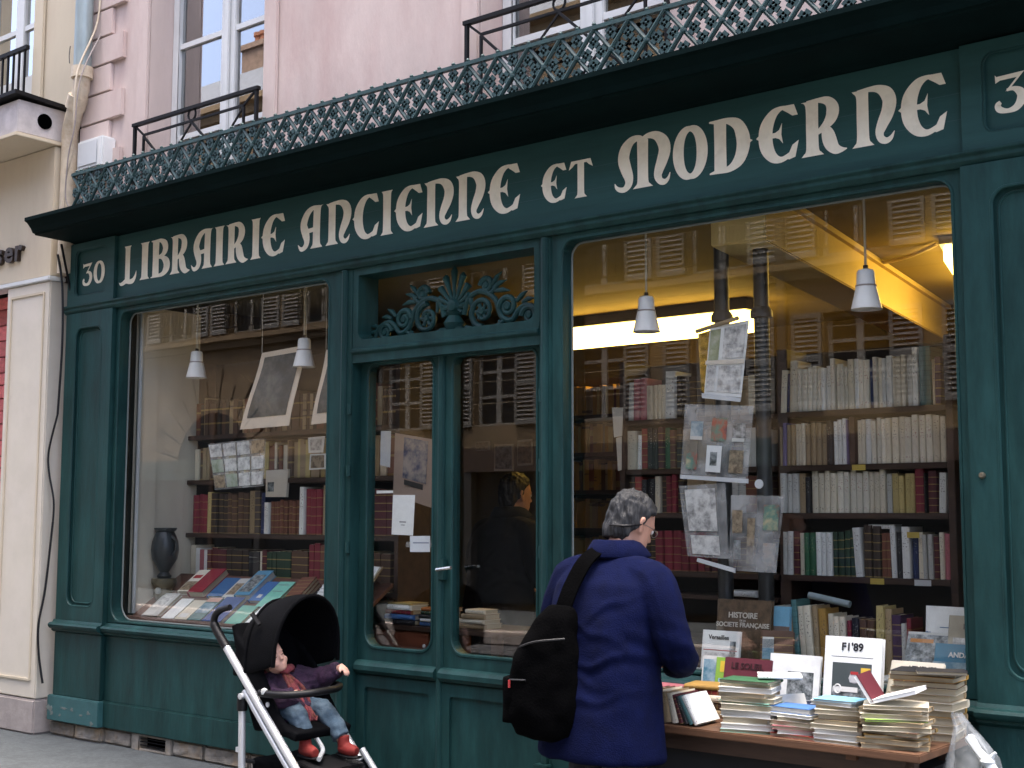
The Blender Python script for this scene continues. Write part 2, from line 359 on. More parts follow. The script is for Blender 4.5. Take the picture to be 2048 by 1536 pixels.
# ------------------------------------------------------------------ the cream neighbour on the left
Nb = thing('cream_building', 'cream plastered neighbouring building with a boxed balcony, left of the drainpipe', 'building')
mb = MB(); wall_holes(mb, -9, -.0, 3.2, ZT, [(-1.55, -.62, 4.62, 6.6), (-4.6, -3.4, 4.62, 6.6)], .0, .25); mb.build('wall', cream, Nb)
MB().box(-9, -.01, .4, 6.5, 3.2, ZT).build('building_core', dark_in, Nb)
MB().box(-9.1, -.001, -.1, 6.5, ZT, ZT+.1).build('roof', zinc, Nb)
for a, b in ((-1.55, -.62), (-4.6, -3.4)):
    W = part('window', Nb); m = MB(); mid = (a+b)/2; y0, y1 = .14, .19
    m.box(a+.001, a+.08, y0, y1, 4.63, 6.6).box(b-.08, b-.001, y0, y1, 4.63, 6.6).box(mid-.06, mid+.06, y0-.005, y1, 4.63, 6.6)
    m.box(a+.08, mid-.06, y0, y1, 4.63, 4.9).box(mid+.06, b-.08, y0, y1, 4.63, 4.9)
    m.build('frame', white_p, W, bevel=.006)
    for q0, q1 in ((a+.08, mid-.06), (mid+.06, b-.08)):
        MB().box(q0, q1, y0+.006, y1, 5.28, 5.32).build('glazing_bar', white_p, W)
        MB().box(q0, q1, .163, .168, 4.9, 6.6).build('pane', GL_WIN, W)
    MB().box(a, b, .3, .32, 4.6, 6.6).build('room_dark', dark_in, W)
    MB().box(b+.002, b+.14, -.025, -.001, 4.45, 6.7).build('window_surround', cream, Nb, bevel=.01)
    G = part('window_guard', Nb); m = MB(); m.bar((a, -.06, 5.0), (b, -.06, 5.0), .03)
    for i in range(12): m.bar((a+(b-a)*(i+.5)/12, -.06, 4.5), (a+(b-a)*(i+.5)/12, -.06, 4.985), .014)
    m.bar((a, -.06, 4.62), (b, -.06, 4.62), .02)
    m.build('guard_bars', black_iron, G)
bx = part('balcony_box', Nb)
hx, hz, hy, hr = -.08, 4.285, -.215, .055
m = MB(); m.box(-2.6, -.1, -.42, -.001, 4.165, 4.40)
m.build('box_body', mat('box_plaster', (.52, .48, .47), .85, .2, 7, .2, 40, grime=(.36, .32, .31), gscale=4), bx, bevel=.006)
MB().box(-2.62, -.085, -.44, -.001, 4.135, 4.163).build('box_soffit', cream, bx, bevel=.004)
m = MB(); m.add([(-2.65, -.47, 4.425), (-.06, -.47, 4.425), (-.06, -.001, 4.40), (-2.65, -.001, 4.40), (-2.65, -.47, 4.452), (-.06, -.47, 4.452), (-.06, -.001, 4.43), (-2.65, -.001, 4.43)],
      [(0, 3, 2, 1), (4, 5, 6, 7), (0, 1, 5, 4), (1, 2, 6, 5), (2, 3, 7, 6), (3, 0, 4, 7)]); m.build('box_lid', black_iron, bx)
m = MB(); m.tube([(-.0995, hy, hz), (-.09, hy, hz)], hr, 20); m.build('vent_hole', mat('vent_black', (.001, .001, .001), 1, spec=0), bx, True)
# its ground-floor shop
Ns = thing('cream_shopfront', 'cream painted shopfront with a lettered fascia left of the bookshop', 'shopfront')
MB().box(-9, -.10, -.12, -.001, 3.19, 4.13).build('fascia', cream, Ns, bevel=.006)
MB().box(-9, -.09, -.14, -.001, 3.155, 3.188).build('fascia_trim', white_p, Ns, bevel=.006)
for i, ch in enumerate('sser'):
    text('letter', ch, .225, mat('bronze_letter', (.045, .03, .022), .4, .3, 30, metal=.4), Ns, (-.93+[0, .125, .25, .385][i], -.135, 3.345), (rad(90), 0, 0), .015, 'LEFT', .006, 1.1)
P = part('pilaster', Ns)
MB().box(-.66, -.10, -.12, .2, .24, 3.153).build('pilaster_body', mat('cream_pilaster_paint', (.60, .55, .46), .6, .06, 3, .04, 40, grime=(.66, .6, .52), gscale=2), P, bevel=.008)
m = MB(); lp = rrect(-.6, -.16, .36, 3.08, .004, 1); li = rrect(-.585, -.175, .375, 3.065, .004, 1); m.ring(lp, li, -.13, -.121); m.build('panel_moulding', cream, P)
MB().box(-.70, -.095, -.13, .2, 0.0, .235).build('base_stone', greystone, Ns, bevel=.012)
MB().box(-9, -.72, -.10, .2, 0.0, .235).build('base_stone', greystone, Ns, bevel=.012)
MB().box(-2.6, -.665, .10, .12, .24, 3.15).build('display_backing', mat('red_display_backing', (.10, .012, .018), .8, .2, 3), Ns)
# red blocks of the window display, coursed like brickwork
brick_m = mat('red_display_brick', (.52, .13, .12), .8, .25, 5, .2, 30, grime=(.42, .07, .1), gscale=4, rnd=.3)
z = .28; r = 0
bmesh_b = MB().box(-.5, .5, -.5, .5, -.5, .5).build('brick', brick_m, Ns, bevel=.04); bm_data = bmesh_b.data; first = True
while z < 3.1:
    hh = random.uniform(.085, .125); x = -.67+(.13 if r % 2 else 0)
    while x > -1.6:
        ww = random.uniform(.22, .34); x0 = max(x-ww, -1.6)
        x1 = min(x, -.67)
        if x1-x0 > .03:
            o = bmesh_b if first else link('brick', bm_data, Ns); first = False
            o.location = ((x0+x1)/2, .085, z+hh/2); o.scale = (x1-x0-.008, .04+random.uniform(-.008, .008), hh-.008)
        x -= ww
    z += hh; r += 1
MB().box(-9, -2.6, .0, .15, .24, 3.15).build('shop_wall', cream, Ns)
# ------------------------------------------------------------------ the bookshop front
S = thing('bookshop_front', 'dark green wooden bookshop front with two display windows and a double door', 'shopfront')
XR = 7.0
# cornice
cor = [(.05, 3.40), (-.0, 3.40), (-.03, 3.415), (-.06, 3.42), (-.33, 3.425), (-.335, 3.435), (-.35, 3.437), (-.365, 3.465), (-.395, 3.50), (-.415, 3.51), (-.415, 3.533), (.05, 3.572)]
Cn = part('cornice', S)
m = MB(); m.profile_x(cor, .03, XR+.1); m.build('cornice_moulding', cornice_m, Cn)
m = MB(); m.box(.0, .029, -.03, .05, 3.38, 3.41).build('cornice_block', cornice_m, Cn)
m = MB(); m.bar((.02, -.12, 3.40), (.03, -.02, 3.0), .012); m.build('cornice_stay', black_iron, Cn)
# signboard
Sg = part('signboard', S)
MB().box(.555, 6.355, -.02, .04, 2.962, 3.402).build('sign_panel', teal_sign, Sg)
for a, b in ((.0, .552), (6.358, XR)):
    pa, pb, pz0, pz1 = a+.085, b-.085, 3.02, 3.355
    m = MB(); m.ring(rrect(a, b, 2.962, 3.402, .001), rrect(pa, pb, pz0, pz1, .05), -.045, -.02); m.build('number_panel_frame', teal_sign, Sg)
    MB().box(a+.01, b-.01, -.0195, .04, 2.965, 3.4).build('number_panel', teal_sign, Sg)
    m = MB(); m.tube([(x, -.036, z) for x, z in rrect(pa+.004, pb-.004, pz0+.004, pz1-.004, .048)], .007, 6, True); m.build('panel_moulding', teal, Sg, True)
for zz in (3.105, 3.215):
    MB().box(.56, 6.35, -.0206, -.0201, zz, zz+.0022).build('board_joint', mat('board_joint_paint', (.02, .065, .07), .7, .1), Sg)
m = MB(); m.profile_x([(.02, 2.905), (-.03, 2.905), (-.05, 2.925), (-.05, 2.94), (-.065, 2.95), (-.065, 2.9615), (.02, 2.9615)], -.035, XR+.03); m.build('sign_bottom_moulding', teal, S, bevel=.002)

# painted letters: variable-width brush strokes (x, height, half width); depth staggered by 0.2 mm so strokes never share a plane
def glyph(ch):
    st = lambda x, b=.19, t=.17, w=.12: [(x, 0, b), (x, .045, b*.78), (x, .12, w), (x, .5, w*.96), (x, .88, w), (x, .96, t*.8), (x, 1, t)]
    P = []; R = []
    if ch in 'EeC':
        R.append([(.74, .955, .03), (.58, .97, .035), (.40, .89, .08), (.255, .70, .125), (.215, .5, .135), (.25, .29, .125), (.38, .11, .085), (.56, .04, .045), (.76, .10, .04)])
        P.append([(.60, 1.005), (.87, 1.0), (.95, .80), (.83, .80), (.74, .86), (.62, .93)]); P.append([(.62, .075), (.74, .02), (.88, .05), (.96, .34), (.82, .27), (.75, .15)])
        P.append([(.09, .565), (-.0, .5), (.09, .44)])
        if ch != 'C': P.append([(.3, .545), (.44, .545), (.53, .585), (.595, .70), (.575, .5), (.61, .33), (.53, .42), (.44, .455), (.3, .455)])
    elif ch == 'I': R.append(st(.2))
    elif ch == 'L':
        R.append([(.48, .05, .12), (.48, .5, .115), (.48, .9, .12), (.48, .96, .14), (.48, 1, .17)])
        R.append([(.0, .03, .005), (.1, -.02, .035), (.24, -.005, .05), (.42, .045, .06), (.62, .01, .055), (.82, .03, .06), (.95, .14, .045), (1.0, .28, .005)])
    elif ch == 'N':
        R.append([(.22, 0, .22), (.22, .05, .17), (.22, .13, .125), (.22, .5, .12), (.22, .86, .12), (.19, .95, .15), (.15, .985, .15)])
        R.append([(.1, .965, .025), (.36, .975, .035), (.60, .95, .06), (.78, .84, .115), (.85, .70, .135), (.80, .52, .125), (.68, .34, .105), (.61, .20, .085), (.645, .085, .065), (.76, .035, .045), (.87, .075, .035), (.95, .18, .006)])
    elif ch == 'M':
        R.append([(.76, 0, .23), (.76, .05, .17), (.76, .13, .125), (.76, .5, .12), (.76, .93, .125)])
        R.append([(.78, .92, .05), (.66, .985, .045), (.46, .95, .075), (.30, .80, .12), (.245, .62, .13), (.31, .42, .12), (.385, .24, .1), (.37, .11, .08), (.26, .025, .05), (.13, .035, .04), (.04, .09, .03), (.0, .17, .006)])
        R.append([(.74, .92, .05), (.90, .99, .045), (1.12, .96, .075), (1.29, .82, .12), (1.345, .66, .13), (1.28, .47, .12), (1.19, .29, .1), (1.165, .17, .085), (1.23, .065, .06), (1.34, .035, .045), (1.43, .09, .03), (1.48, .2, .006)])
    elif ch in 'O0':
        w = .14 if ch == 'O' else .13
        n = 24; R.append(('c', [(.5+(.5-w-.0)*math.cos(a), .5+(.5-.045)*math.sin(a), .045+(w-.045)*abs(math.cos(a))**1.3) for a in [2*math.pi*i/n for i in range(n)]]))
    elif ch == 'D':
        R.append([(.27, .02, .13), (.27, .5, .125), (.27, .98, .13)])
        R.append([(.0, .985, .012), (.2, .965, .035), (.46, .95, .05), (.70, .84, .10), (.82, .62, .135), (.83, .42, .135), (.73, .2, .11), (.5, .055, .055), (.2, .035, .035), (.0, .012, .012)])
        P.append([(.93, .57), (1.06, .5), (.93, .43)])
    elif ch == 'R':
        R.append([(.22, 0, .22), (.22, .05, .17), (.22, .13, .125), (.22, .5, .12), (.22, .9, .125), (.17, .985, .17)])
        R.append([(.1, .97, .025), (.36, .975, .035), (.58, .93, .07), (.69, .79, .12), (.67, .65, .115), (.55, .52, .075), (.4, .43, .045), (.28, .38, .035)])
        R.append([(.50, .48, .06), (.57, .34, .12), (.64, .18, .125), (.75, .06, .085), (.88, .025, .04), (1.0, .03, .006)])
    elif ch == 'B':
        R.append([(.22, .02, .13), (.22, .5, .12), (.22, .98, .13)])
        R.append([(.0, .985, .012), (.2, .97, .03), (.45, .96, .045), (.64, .84, .10), (.66, .70, .10), (.52, .565, .055), (.3, .53, .03)])
        R.append([(.3, .52, .03), (.52, .5, .045), (.72, .36, .115), (.73, .21, .12), (.55, .06, .055), (.25, .03, .03), (.0, .012, .012)])
    elif ch == 'A':
        R.append([(.72, 0, .20), (.72, .05, .16), (.72, .13, .12), (.72, .5, .115), (.74, .93, .12), (.78, 1, .17)])
        R.append([(.84, .975, .025), (.58, .965, .045), (.38, .87, .08), (.25, .70, .105), (.22, .56, .11), (.29, .40, .115), (.345, .24, .095), (.32, .11, .075), (.21, .03, .05), (.1, .035, .04), (.0, .14, .006)])
        R.append([(.3, .425, .05), (.5, .44, .045), (.7, .455, .05)])
    elif ch == 't':
        R.append([(.5, 0, .22), (.5, .05, .16), (.5, .13, .12), (.5, .5, .115), (.5, .93, .115)]); P.append([(.0, .76), (.1, .98), (.9, .98), (1.0, .76), (.84, .83), (.74, .9), (.26, .9), (.16, .83)])
    elif ch == '3':
        P.append([(.05, 1.02), (.10, .97), (.95, 1.0), (.5, .60), (.36, .545), (.72, .87), (.2, .86), (.06, .80)])
        R.append([(.40, .575, .03), (.62, .585, .05), (.82, .45, .11), (.84, .28, .12), (.68, .09, .085), (.42, .03, .05), (.18, .09, .075), (.11, .2, .08), (.2, .29, .045)])
    return R, P
def letter(ch, x0, x1, z0, z1, y):
    R, P = glyph(ch); loops = []
    xs = []
    for q in R:
        cl = q[0] == 'c'; pts = catmull(q[1] if cl else q, 5, cl); n = len(pts); l = []; r_ = []; stem = not cl and max(p[0] for p in pts)-min(p[0] for p in pts) < .12
        for i, (px, pz, hw) in enumerate(pts):
            a = pts[(i-1) % n] if cl else pts[max(0, i-1)]; b = pts[(i+1) % n] if cl else pts[min(n-1, i+1)]
            dx, dz = b[0]-a[0], b[1]-a[1]; d = math.hypot(dx, dz) or 1
            # stems whose width changes keep horizontal ends
            if stem and abs(dz) > .001: nx, nz = (1 if dz < 0 else -1), 0
            else: nx, nz = -dz/d, dx/d
            hw *= 1.18; l.append((px+nx*hw, pz+nz*hw)); r_.append((px-nx*hw, pz-nz*hw))
        loops.append(('r', l, r_, cl)); xs += [p[0] for p in l+r_]
    for q in P: loops.append(('p', q)); xs += [p[0] for p in q]
    lo, hi = min(xs), max(xs); sc = (x1-x0)/(hi-lo); tz = lambda z: z0+z*(z1-z0); tx = lambda x: x0+(x-lo)*sc
    m = MB()
    for k, q in enumerate(loops):
        ya = y-.0006-.00025*k; yb = y
        if q[0] == 'p':
            n = len(q[1]); c = (sum(p[0] for p in q[1])/n, sum(p[1] for p in q[1])/n)
            m.plate([(tx(a), tz(b)) for a, b in q[1]], ya, yb)
        else:
            l, r_ = q[1], q[2]; n = len(l)
            for i in range(n if q[3] else n-1):
                j = (i+1) % n
                m.add([(tx(l[i][0]), ya, tz(l[i][1])), (tx(l[j][0]), ya, tz(l[j][1])), (tx(r_[j][0]), ya, tz(r_[j][1])), (tx(r_[i][0]), ya, tz(r_[i][1]))], [(0, 1, 2, 3)])
    return m
LET = [('L', .581, .776), ('I', .812, .921), ('B', .936, 1.141), ('R', 1.141, 1.349), ('A', 1.363, 1.582), ('I', 1.591, 1.698), ('R', 1.707, 1.924), ('I', 1.945, 2.043), ('E', 2.045, 2.261),
       ('A', 2.378, 2.595), ('N', 2.616, 2.829), ('C', 2.839, 3.050), ('I', 3.064, 3.162), ('E', 3.170, 3.384), ('N', 3.393, 3.611), ('N', 3.624, 3.833), ('E', 3.849, 4.066),
       ('e', 4.201, 4.363), ('t', 4.377, 4.524), ('M', 4.653, 4.973), ('O', 4.985, 5.173), ('D', 5.182, 5.405), ('E', 5.423, 5.631), ('R', 5.643, 5.856), ('N', 5.880, 6.080), ('E', 6.087, 6.293)]
for ch, a, b in LET:
    z0, z1 = (3.066, 3.317) if ch not in 'et' else (3.074, 3.268)
    letter(ch, a, b, z0, z1, -.021).build('letter', letter_m, Sg)
for ch, a, b in (('3', .145, .262), ('0', .277, .41), ('3', 6.485, 6.61), ('0', 6.63, 6.77)):
    letter(ch, a, b, 3.10, 3.255, -.021).build('letter', letter_m, Sg)

# pilasters
for a, b in ((0.0, .55), (6.345, XR)):
    P = part('pilaster', S)
    m = MB(); m.ring(rrect(a, b, .78, 2.904, .001), rrect(a+.115, b-.115, .88, 2.80, .07), -.045, -.018); m.build('pilaster_frame', teal, P)
    MB().box(a+.005, b-.005, -.0175, .08, .28, 2.90).build('pilaster_panel', teal, P)
    for r_, off in ((.008, .0), (.005, .022)):
        m = MB(); m.tube([(x, -.04 if off == 0 else -.02, z) for x, z in rrect(a+.117+off, b-.117-off, .882+off, 2.798-off, .068)], r_, 6, True); m.build('panel_moulding', teal, P, True)
    MB().box(a, b, -.047, -.0185, .275, .70).build('pilaster_foot', teal, P, bevel=.004)
    MB().box(a-.03, b+.02, -.068, .03, .105, .274).build('pilaster_plinth', mat('worn_teal_plinth', (.028, .10, .105), .55, .2, 5, .1, 60), P, bevel=.006)
# flaked paint on the left plinth
flake = mat('bare_plaster_flake', (.13, .16, .15), .9, .2, 30)
for (x, z, w_, h_) in ((.0, .19, .09, .05), (.03, .155, .05, .03), (.17, .20, .09, .022), (.27, .195, .04, .03), (.38, .17, .05, .018), (.46, .19, .05, .03), (.50, .125, .04, .035), (.13, .15, .03, .02)):
    k = 16; lp = [(x+w_/2*math.cos(2*math.pi*i/k)*random.uniform(.35, 1.25), z+h_/2*math.sin(2*math.pi*i/k)*random.uniform(.3, 1.3)) for i in range(k)]
    MB().plate(lp, -.0695, -.0683).build('paint_flake', flake, S)
# sill moulding, stall riser, plinth
sill = [(.06, .70), (-.02, .70), (-.035, .712), (-.035, .722), (-.05, .726), (-.062, .738), (-.065, .752), (-.055, .764), (-.03, .768), (-.02, .784), (.06, .79)]
for a, b, nm in ((.553, 2.75, 'window_sill'), (4.25, 6.34, 'window_sill')):
    m = MB(); m.profile_x(sill, a, b); m.build(nm, teal, S, True)
    MB().box(a, b, -.012, .06, .277, .699).build('stall_riser', teal, S)
    MB().box(a, b, -.03, .06, .105, .274).build('plinth_board', teal, S, bevel=.006)
sill2 = [(y-.026 if y < .05 else y, z) for y, z in sill]
for a, b in ((-.02, .552), (6.343, XR)):
    m = MB(); m.profile_x(sill2, a, b); m.build('pilaster_sill', teal, S, True)
# window frames
for a, b, x0, x1 in ((.553, 2.72, .60, 2.63), (4.262, 6.343, 4.335, 6.285)):
    W = part('display_window', S)
    z0, z1 = .80, 2.875
    rr = [.11, .11, .07, .07]
    m = MB(); m.ring(rrect(a, b, .79, 2.904, .001), rrect(x0-.015, x1+.01, z0, z1, rr), -.008, .075); m.build('frame', teal, W)
    m = MB(); m.tube([(x, -.004, z) for x, z in rrect(x0-.018, x1+.013, z0-.003, z1+.003, [r_+.003 for r_ in rr])], .009, 6, True); m.build('frame_moulding', teal, W, True)
    m = MB(); m.tube([(x, .076, z) for x, z in rrect(x0-.010, x1+.005, z0+.005, z1-.005, rr)], .006, 6, True); m.build('putty_line', mat('pale_putty', (.16, .19, .18), .7, .1), W, True)
    MB().box(a+.03, b-.03, .085, .091, .80, 2.89).build('pane', GL_SHOP, W)
    MB().box(a, b, .077, .12, 2.885, 2.95).build('window_head', teal, W)
    MB().box(a, b, .12, .16, .60, .795).build('window_base', brown_wood, W)
MB().box(.56, 2.66, .096, .135, .796, .828).build('display_edge', brown_wood, S, bevel=.004)
# posts beside the door
for a, b in ((2.722, 2.845), (4.185, 4.26)):
    m = MB(); m.box(a, b, -.015, .12, .105, 2.904)
    m.build('door_post', teal, S, bevel=.004)
    c = (a+b)/2
    MB().tube([(c, -.018, .11), (c, -.018, 2.9)], .02, 8).build('post_bead', teal, S, True)
    MB().box(a-.004, b+.004, -.06, .1, .06, .30).build('post_foot', teal, S, bevel=.004)
for zc in (2.1, 1.75, 1.32):
    MB().tube([(2.835, -.022, zc-.03), (2.835, -.022, zc+.03)], .012, 8).build('hinge', teal, S, True)
    MB().tube([(4.2, -.022, zc-.03), (4.2, -.022, zc+.03)], .012, 8).build('hinge', teal, S, True)
# door surround + transom
m = MB(); m.ring(rrect(2.845, 4.185, 2.36, 2.904, .001), rrect(2.885, 4.15, 2.49, 2.862, [.05, .05, .004, .004]), -.012, .15); m.build('transom_frame', teal, S)
MB().profile_x([(.14, 2.405), (-.01, 2.405), (-.03, 2.42), (-.03, 2.435), (-.015, 2.445), (-.015, 2.475), (.14, 2.478)], 2.846, 4.184).build('transom_bar', teal, S, bevel=.002)
T = part('transom_light', S)
MB().box(2.87, 4.16, .155, .161, 2.47, 2.87).build('pane', GL_SHOP, T)
D = []
for k, (a, b, gx0, gx1) in enumerate(((2.847, 3.468, 2.905, 3.405), (3.474, 4.183, 3.545, 4.115))):
    Dd = part('door_leaf', S)
    m = MB(); m.ring(rrect(a, b, .66, 2.404, .001), rrect(gx0, gx1, .775, 2.352, [.085, .085, .05, .05]), .055, .12); m.build('leaf_frame', teal, Dd)
    m = MB(); m.tube([(x, .058, z) for x, z in rrect(gx0-.004, gx1+.004, .771, 2.356, [.088, .088, .054, .054])], .01, 6, True); m.build('leaf_moulding', teal, Dd, True)
    MB().box(gx0-.03, gx1+.03, .095, .101, .74, 2.39).build('pane', GL_SHOP, Dd)
    m = MB(); m.profile_x([(.1, .63), (.03, .63), (.012, .65), (.012, .675), (.025, .69), (.04, .70), (.1, .705)], a+.012, b-.012); m.build('leaf_ledge', teal, Dd, True)
    MB().box(a, b, .06, .115, .02, .659).build('lower_panel', teal, Dd)
    m = MB(); m.ring(rrect(a+.002, b-.002, .03, .62, .001), rrect(a+.07, b-.07, .12, .555, .02), .045, .0595); m.build('panel_frame', teal, Dd)
    D.append(Dd)
MB().tube([(3.472, .05, .03), (3.472, .05, 2.40)], .022, 8).build('meeting_bead', teal, D[1], True)
m = MB(); m.tube([(3.50, .02, 1.215), (3.50, -.01, 1.215)], .010, 8); m.tube([tuple(q) for q in catmull([(3.50, -.012, 1.215), (3.54, -.018, 1.22), (3.60, -.014, 1.228)], 4)], .010, 8)
m.build('handle', mat('nickel', (.6, .58, .52), .25, .05, metal=.9), D[1], True)
MB().box(3.478, 3.52, .018, .05, 1.16, 1.27).build('handle_plate', teal, D[1], bevel=.003)
MB().box(2.8, 4.2, -.06, .12, -.0, .019).build('door_step', greystone, S, bevel=.005)
# cast ornament in the transom
O = part('transom_ornament', S)
yo = .10
def tub(pts, r_, name='scroll', rs=None): 
    return MB().tube([(x, yo, z) for x, z in pts], rs or r_, 8).build(name, teal, O, True)
def spiral(cx, cz, r0, turns, a0, sgn, n=26):
    return [(cx+r0*(1-.82*i/n)*math.cos(a0+sgn*turns*2*math.pi*i/n), cz+r0*(1-.82*i/n)*math.sin(a0+sgn*turns*2*math.pi*i/n)) for i in range(n+1)]
cx = 3.515; zb = 2.482
for sg in (-1, 1):
    X = lambda d: cx+sg*d
    a0 = math.pi if sg > 0 else 0
    # big inner scroll, middle and end scrolls
    for d, z, r_ in ((.20, .105, .085), (.375, .115, .058), (.52, .055, .05), (.23, .245, .042)):
        sp = spiral(X(d), zb+z, r_, 1.6, a0+(math.pi/2 if d < .22 else 0), -sg)
        tub(sp, .013, 'scroll', [.019-.012*i/len(sp) for i in range(len(sp))])
        MB().lathe([(.0, -.016), (.016, -.014), (.022, 0), (.016, .014), (.0, .016)], 10, (0, 0, 0)).build('boss', teal, O, True).matrix_local = Matrix.Translation((X(d), yo, zb+z)) @ Matrix.Rotation(rad(90), 4, 'X')
    # stems joining them
    tub([q[:2] for q in catmull([(X(.07), zb+.10), (X(.11), zb+.19), (X(.20), zb+.215), (X(.29), zb+.16), (X(.33), zb+.07), (X(.40), zb+.04), (X(.45), zb+.09), (X(.50), zb+.11), (X(.57), zb+.08), (X(.60), zb+.02)], 5)], .016, 'stem')
    tub([q[:2] for q in catmull([(X(.08), zb+.03), (X(.18), zb+.012), (X(.30), zb+.02), (X(.36), zb+.05)], 5)], .013, 'stem')
    tub([q[:2] for q in catmull([(X(.20), zb+.21), (X(.26), zb+.20), (X(.30), zb+.235)], 5)], .014, 'stem')
    # leaves
    for (d, z, ang, ln) in ((.30, .235, 20, .07), (.315, .205, -5, .075), (.29, .265, 45, .06), (.46, .155, 35, .055), (.50, .135, 10, .05), (.59, .09, 10, .05), (.61, .06, -15, .05), (.33, .02, -60, .05), (.12, .16, 100, .06)):
        a = rad(ang); p0 = (X(d-.03*math.cos(a)), zb+z-.03*math.sin(a)); p1 = (X(d+ln*math.cos(a)), zb+z+ln*math.sin(a)); pm = ((p0[0]+p1[0])/2, (p0[1]+p1[1])/2+.006)
        tub([p0, pm, p1], .01, 'leaf', [.010, .015, .003])
    # rosette in the big scroll
    for i in range(6):
        a = i*math.pi/3; tub([(X(.20)+.012*math.cos(a), zb+.105+.012*math.sin(a)), (X(.20)+.045*math.cos(a), zb+.105+.045*math.sin(a))], .011, 'petal', [.008, .014])
# palmette
for i in range(-4, 5):
    a = rad(90+i*21); ln = .205-.018*abs(i)-.004*i*i; b0 = (cx+.02*math.cos(a), zb+.15+.02*math.sin(a))
    pts = [b0, (b0[0]+ln*.5*math.cos(a), b0[1]+ln*.5*math.sin(a)), (b0[0]+ln*.86*math.cos(a), b0[1]+ln*.86*math.sin(a)), (b0[0]+ln*math.cos(a)+.012*(i > 0)-.012*(i < 0), b0[1]+ln*math.sin(a)-.006*abs(i))]
    tub(pts, .01, 'palmette_leaf', [.008, .013, .021, .008])
for i in range(-2, 3):
    a = rad(-90+i*38); tub([(cx, zb+.15), (cx+.09*math.cos(a), zb+.16+.06*math.sin(a))], .01, 'palmette_leaf', [.012, .016])
MB().lathe([(.0, -.03), (.03, -.025), (.04, 0), (.03, .02), (0, .03)], 12).build('boss', teal, O, True).matrix_local = Matrix.Translation((cx, yo-.01, zb+.155)) @ Matrix.Rotation(rad(90), 4, 'X')
MB().lathe([(.0, -.04), (.045, -.04), (.06, 0), (.035, .04), (.05, .06), (0, .06)], 14, (cx, yo, zb+.06)).build('pedestal_vase', teal, O, True)
MB().box(cx-.10, cx+.10, yo-.04, yo+.03, zb, zb+.018).box(cx-.085, cx+.085, yo-.034, yo+.03, zb+.0185, zb+.036).build('pedestal', teal, O, bevel=.003)
for i in range(9): MB().lathe([(0, -.014), (.012, -.010), (.016, 0), (.012, .010), (0, .014)], 8, (cx-.14+.035*i, yo-.02, zb+.006)).build('bead', teal, O, True)

# plinth stones and air vent
def rough(o, amp, sc, cuts=7):
    b = bmesh.new(); b.from_mesh(o.data); bmesh.ops.subdivide_edges(b, edges=[e for e in b.edges if e.calc_length() > .05], cuts=cuts, use_grid_fill=True)
    b.normal_update(); off = Vector((random.random()*20, 0, 0))
    for v in b.verts:
        d = noise.noise(v.co*sc+off)+.5*noise.noise(v.co*sc*2.7+off)
        v.co += Vector((v.normal.x*.4, v.normal.y, v.normal.z*.3 if v.co.z > .05 else 0))*amp*(d-.2)
    b.to_mesh(o.data); b.free()
x = -.06; i = 0
edges = [-.06, .26, .52, .905]
for a, b in ((-.06, .25), (.255, .55), (.555, .86), (.865, 1.28), (1.285, 1.60), (1.605, 2.02), (2.025, 2.42), (2.425, 2.72), (4.2, 4.6), (4.605, 5.1), (5.105, 5.5), (5.505, 6.0), (6.005, 6.5), (6.505, 7.0)):
    yf = -.012 if a > .5 else -.03
    if abs(a-.865) < .01:
        m = MB(); m.box(a, .945, yf, .1, .0, .104).box(1.225, b, yf, .1, .0, .104).box(.945, 1.225, yf, .1, .088, .104).box(.945, 1.225, yf, .1, 0, .012); m.build('plinth_stone', stone_m, S, bevel=.004)
    else:
        o = MB().box(a, b, yf+random.uniform(-.006, .006), .1, 0, .104).build('plinth_stone', stone_m, S, bevel=.014); rough(o, .011, 14)
V = part('air_vent', S)
MB().box(.95, 1.22, .05, .06, .01, .09).build('vent_back', mat('vent_black', (.001, .001, .001), 1, spec=0), V)
for zz in (.03, .052, .072): MB().box(.947, 1.223, -.002, .006, zz, zz+.005).build('vent_bar', black_iron, V)
# small knob on the right pilaster
MB().lathe([(0, -.012), (.012, -.01), (.014, .0), (.008, .012), (0, .012)], 10).build('knob', mat('dull_brass', (.25, .22, .16), .4, .1, metal=.7), S, True).matrix_local = Matrix.Translation((6.395, -.055, 1.66)) @ Matrix.Rotation(rad(90), 4, 'X')

# ------------------------------------------------------------------ cast-iron lattice railing on the cornice
Rl = thing('lattice_railing', 'green cast iron lattice railing with flower bosses along the top of the cornice', 'railing')
yr = -.20; z0, z1 = 3.58, 3.838; pit = .2; xa, xb = .26, 7.06
m = MB(); m.bar((xa, yr, z1), (xb, yr, z1), .020, .026).build('top_rail', teal_iron, Rl)
m = MB(); m.bar((xa, yr, z0), (xb, yr, z0), .020, .026).build('bottom_rail', teal_iron, Rl)
nb = int((xb-xa)/pit)
m1 = MB().tube([(0, 0, .008), (pit*.5, 0, (z1-z0)/2), (pit, 0, z1-z0-.008)], .0115, 6).build('lattice_bar', teal_iron, Rl, True); m1.location = (xa, yr-.004, z0)
m2 = MB().tube([(pit, 0, .008), (pit*.5, 0, (z1-z0)/2), (0, 0, z1-z0-.008)], .0115, 6).build('lattice_bar', teal_iron, Rl, True); m2.location = (xa, yr+.004, z0)
bars = [m1.data, m2.data]
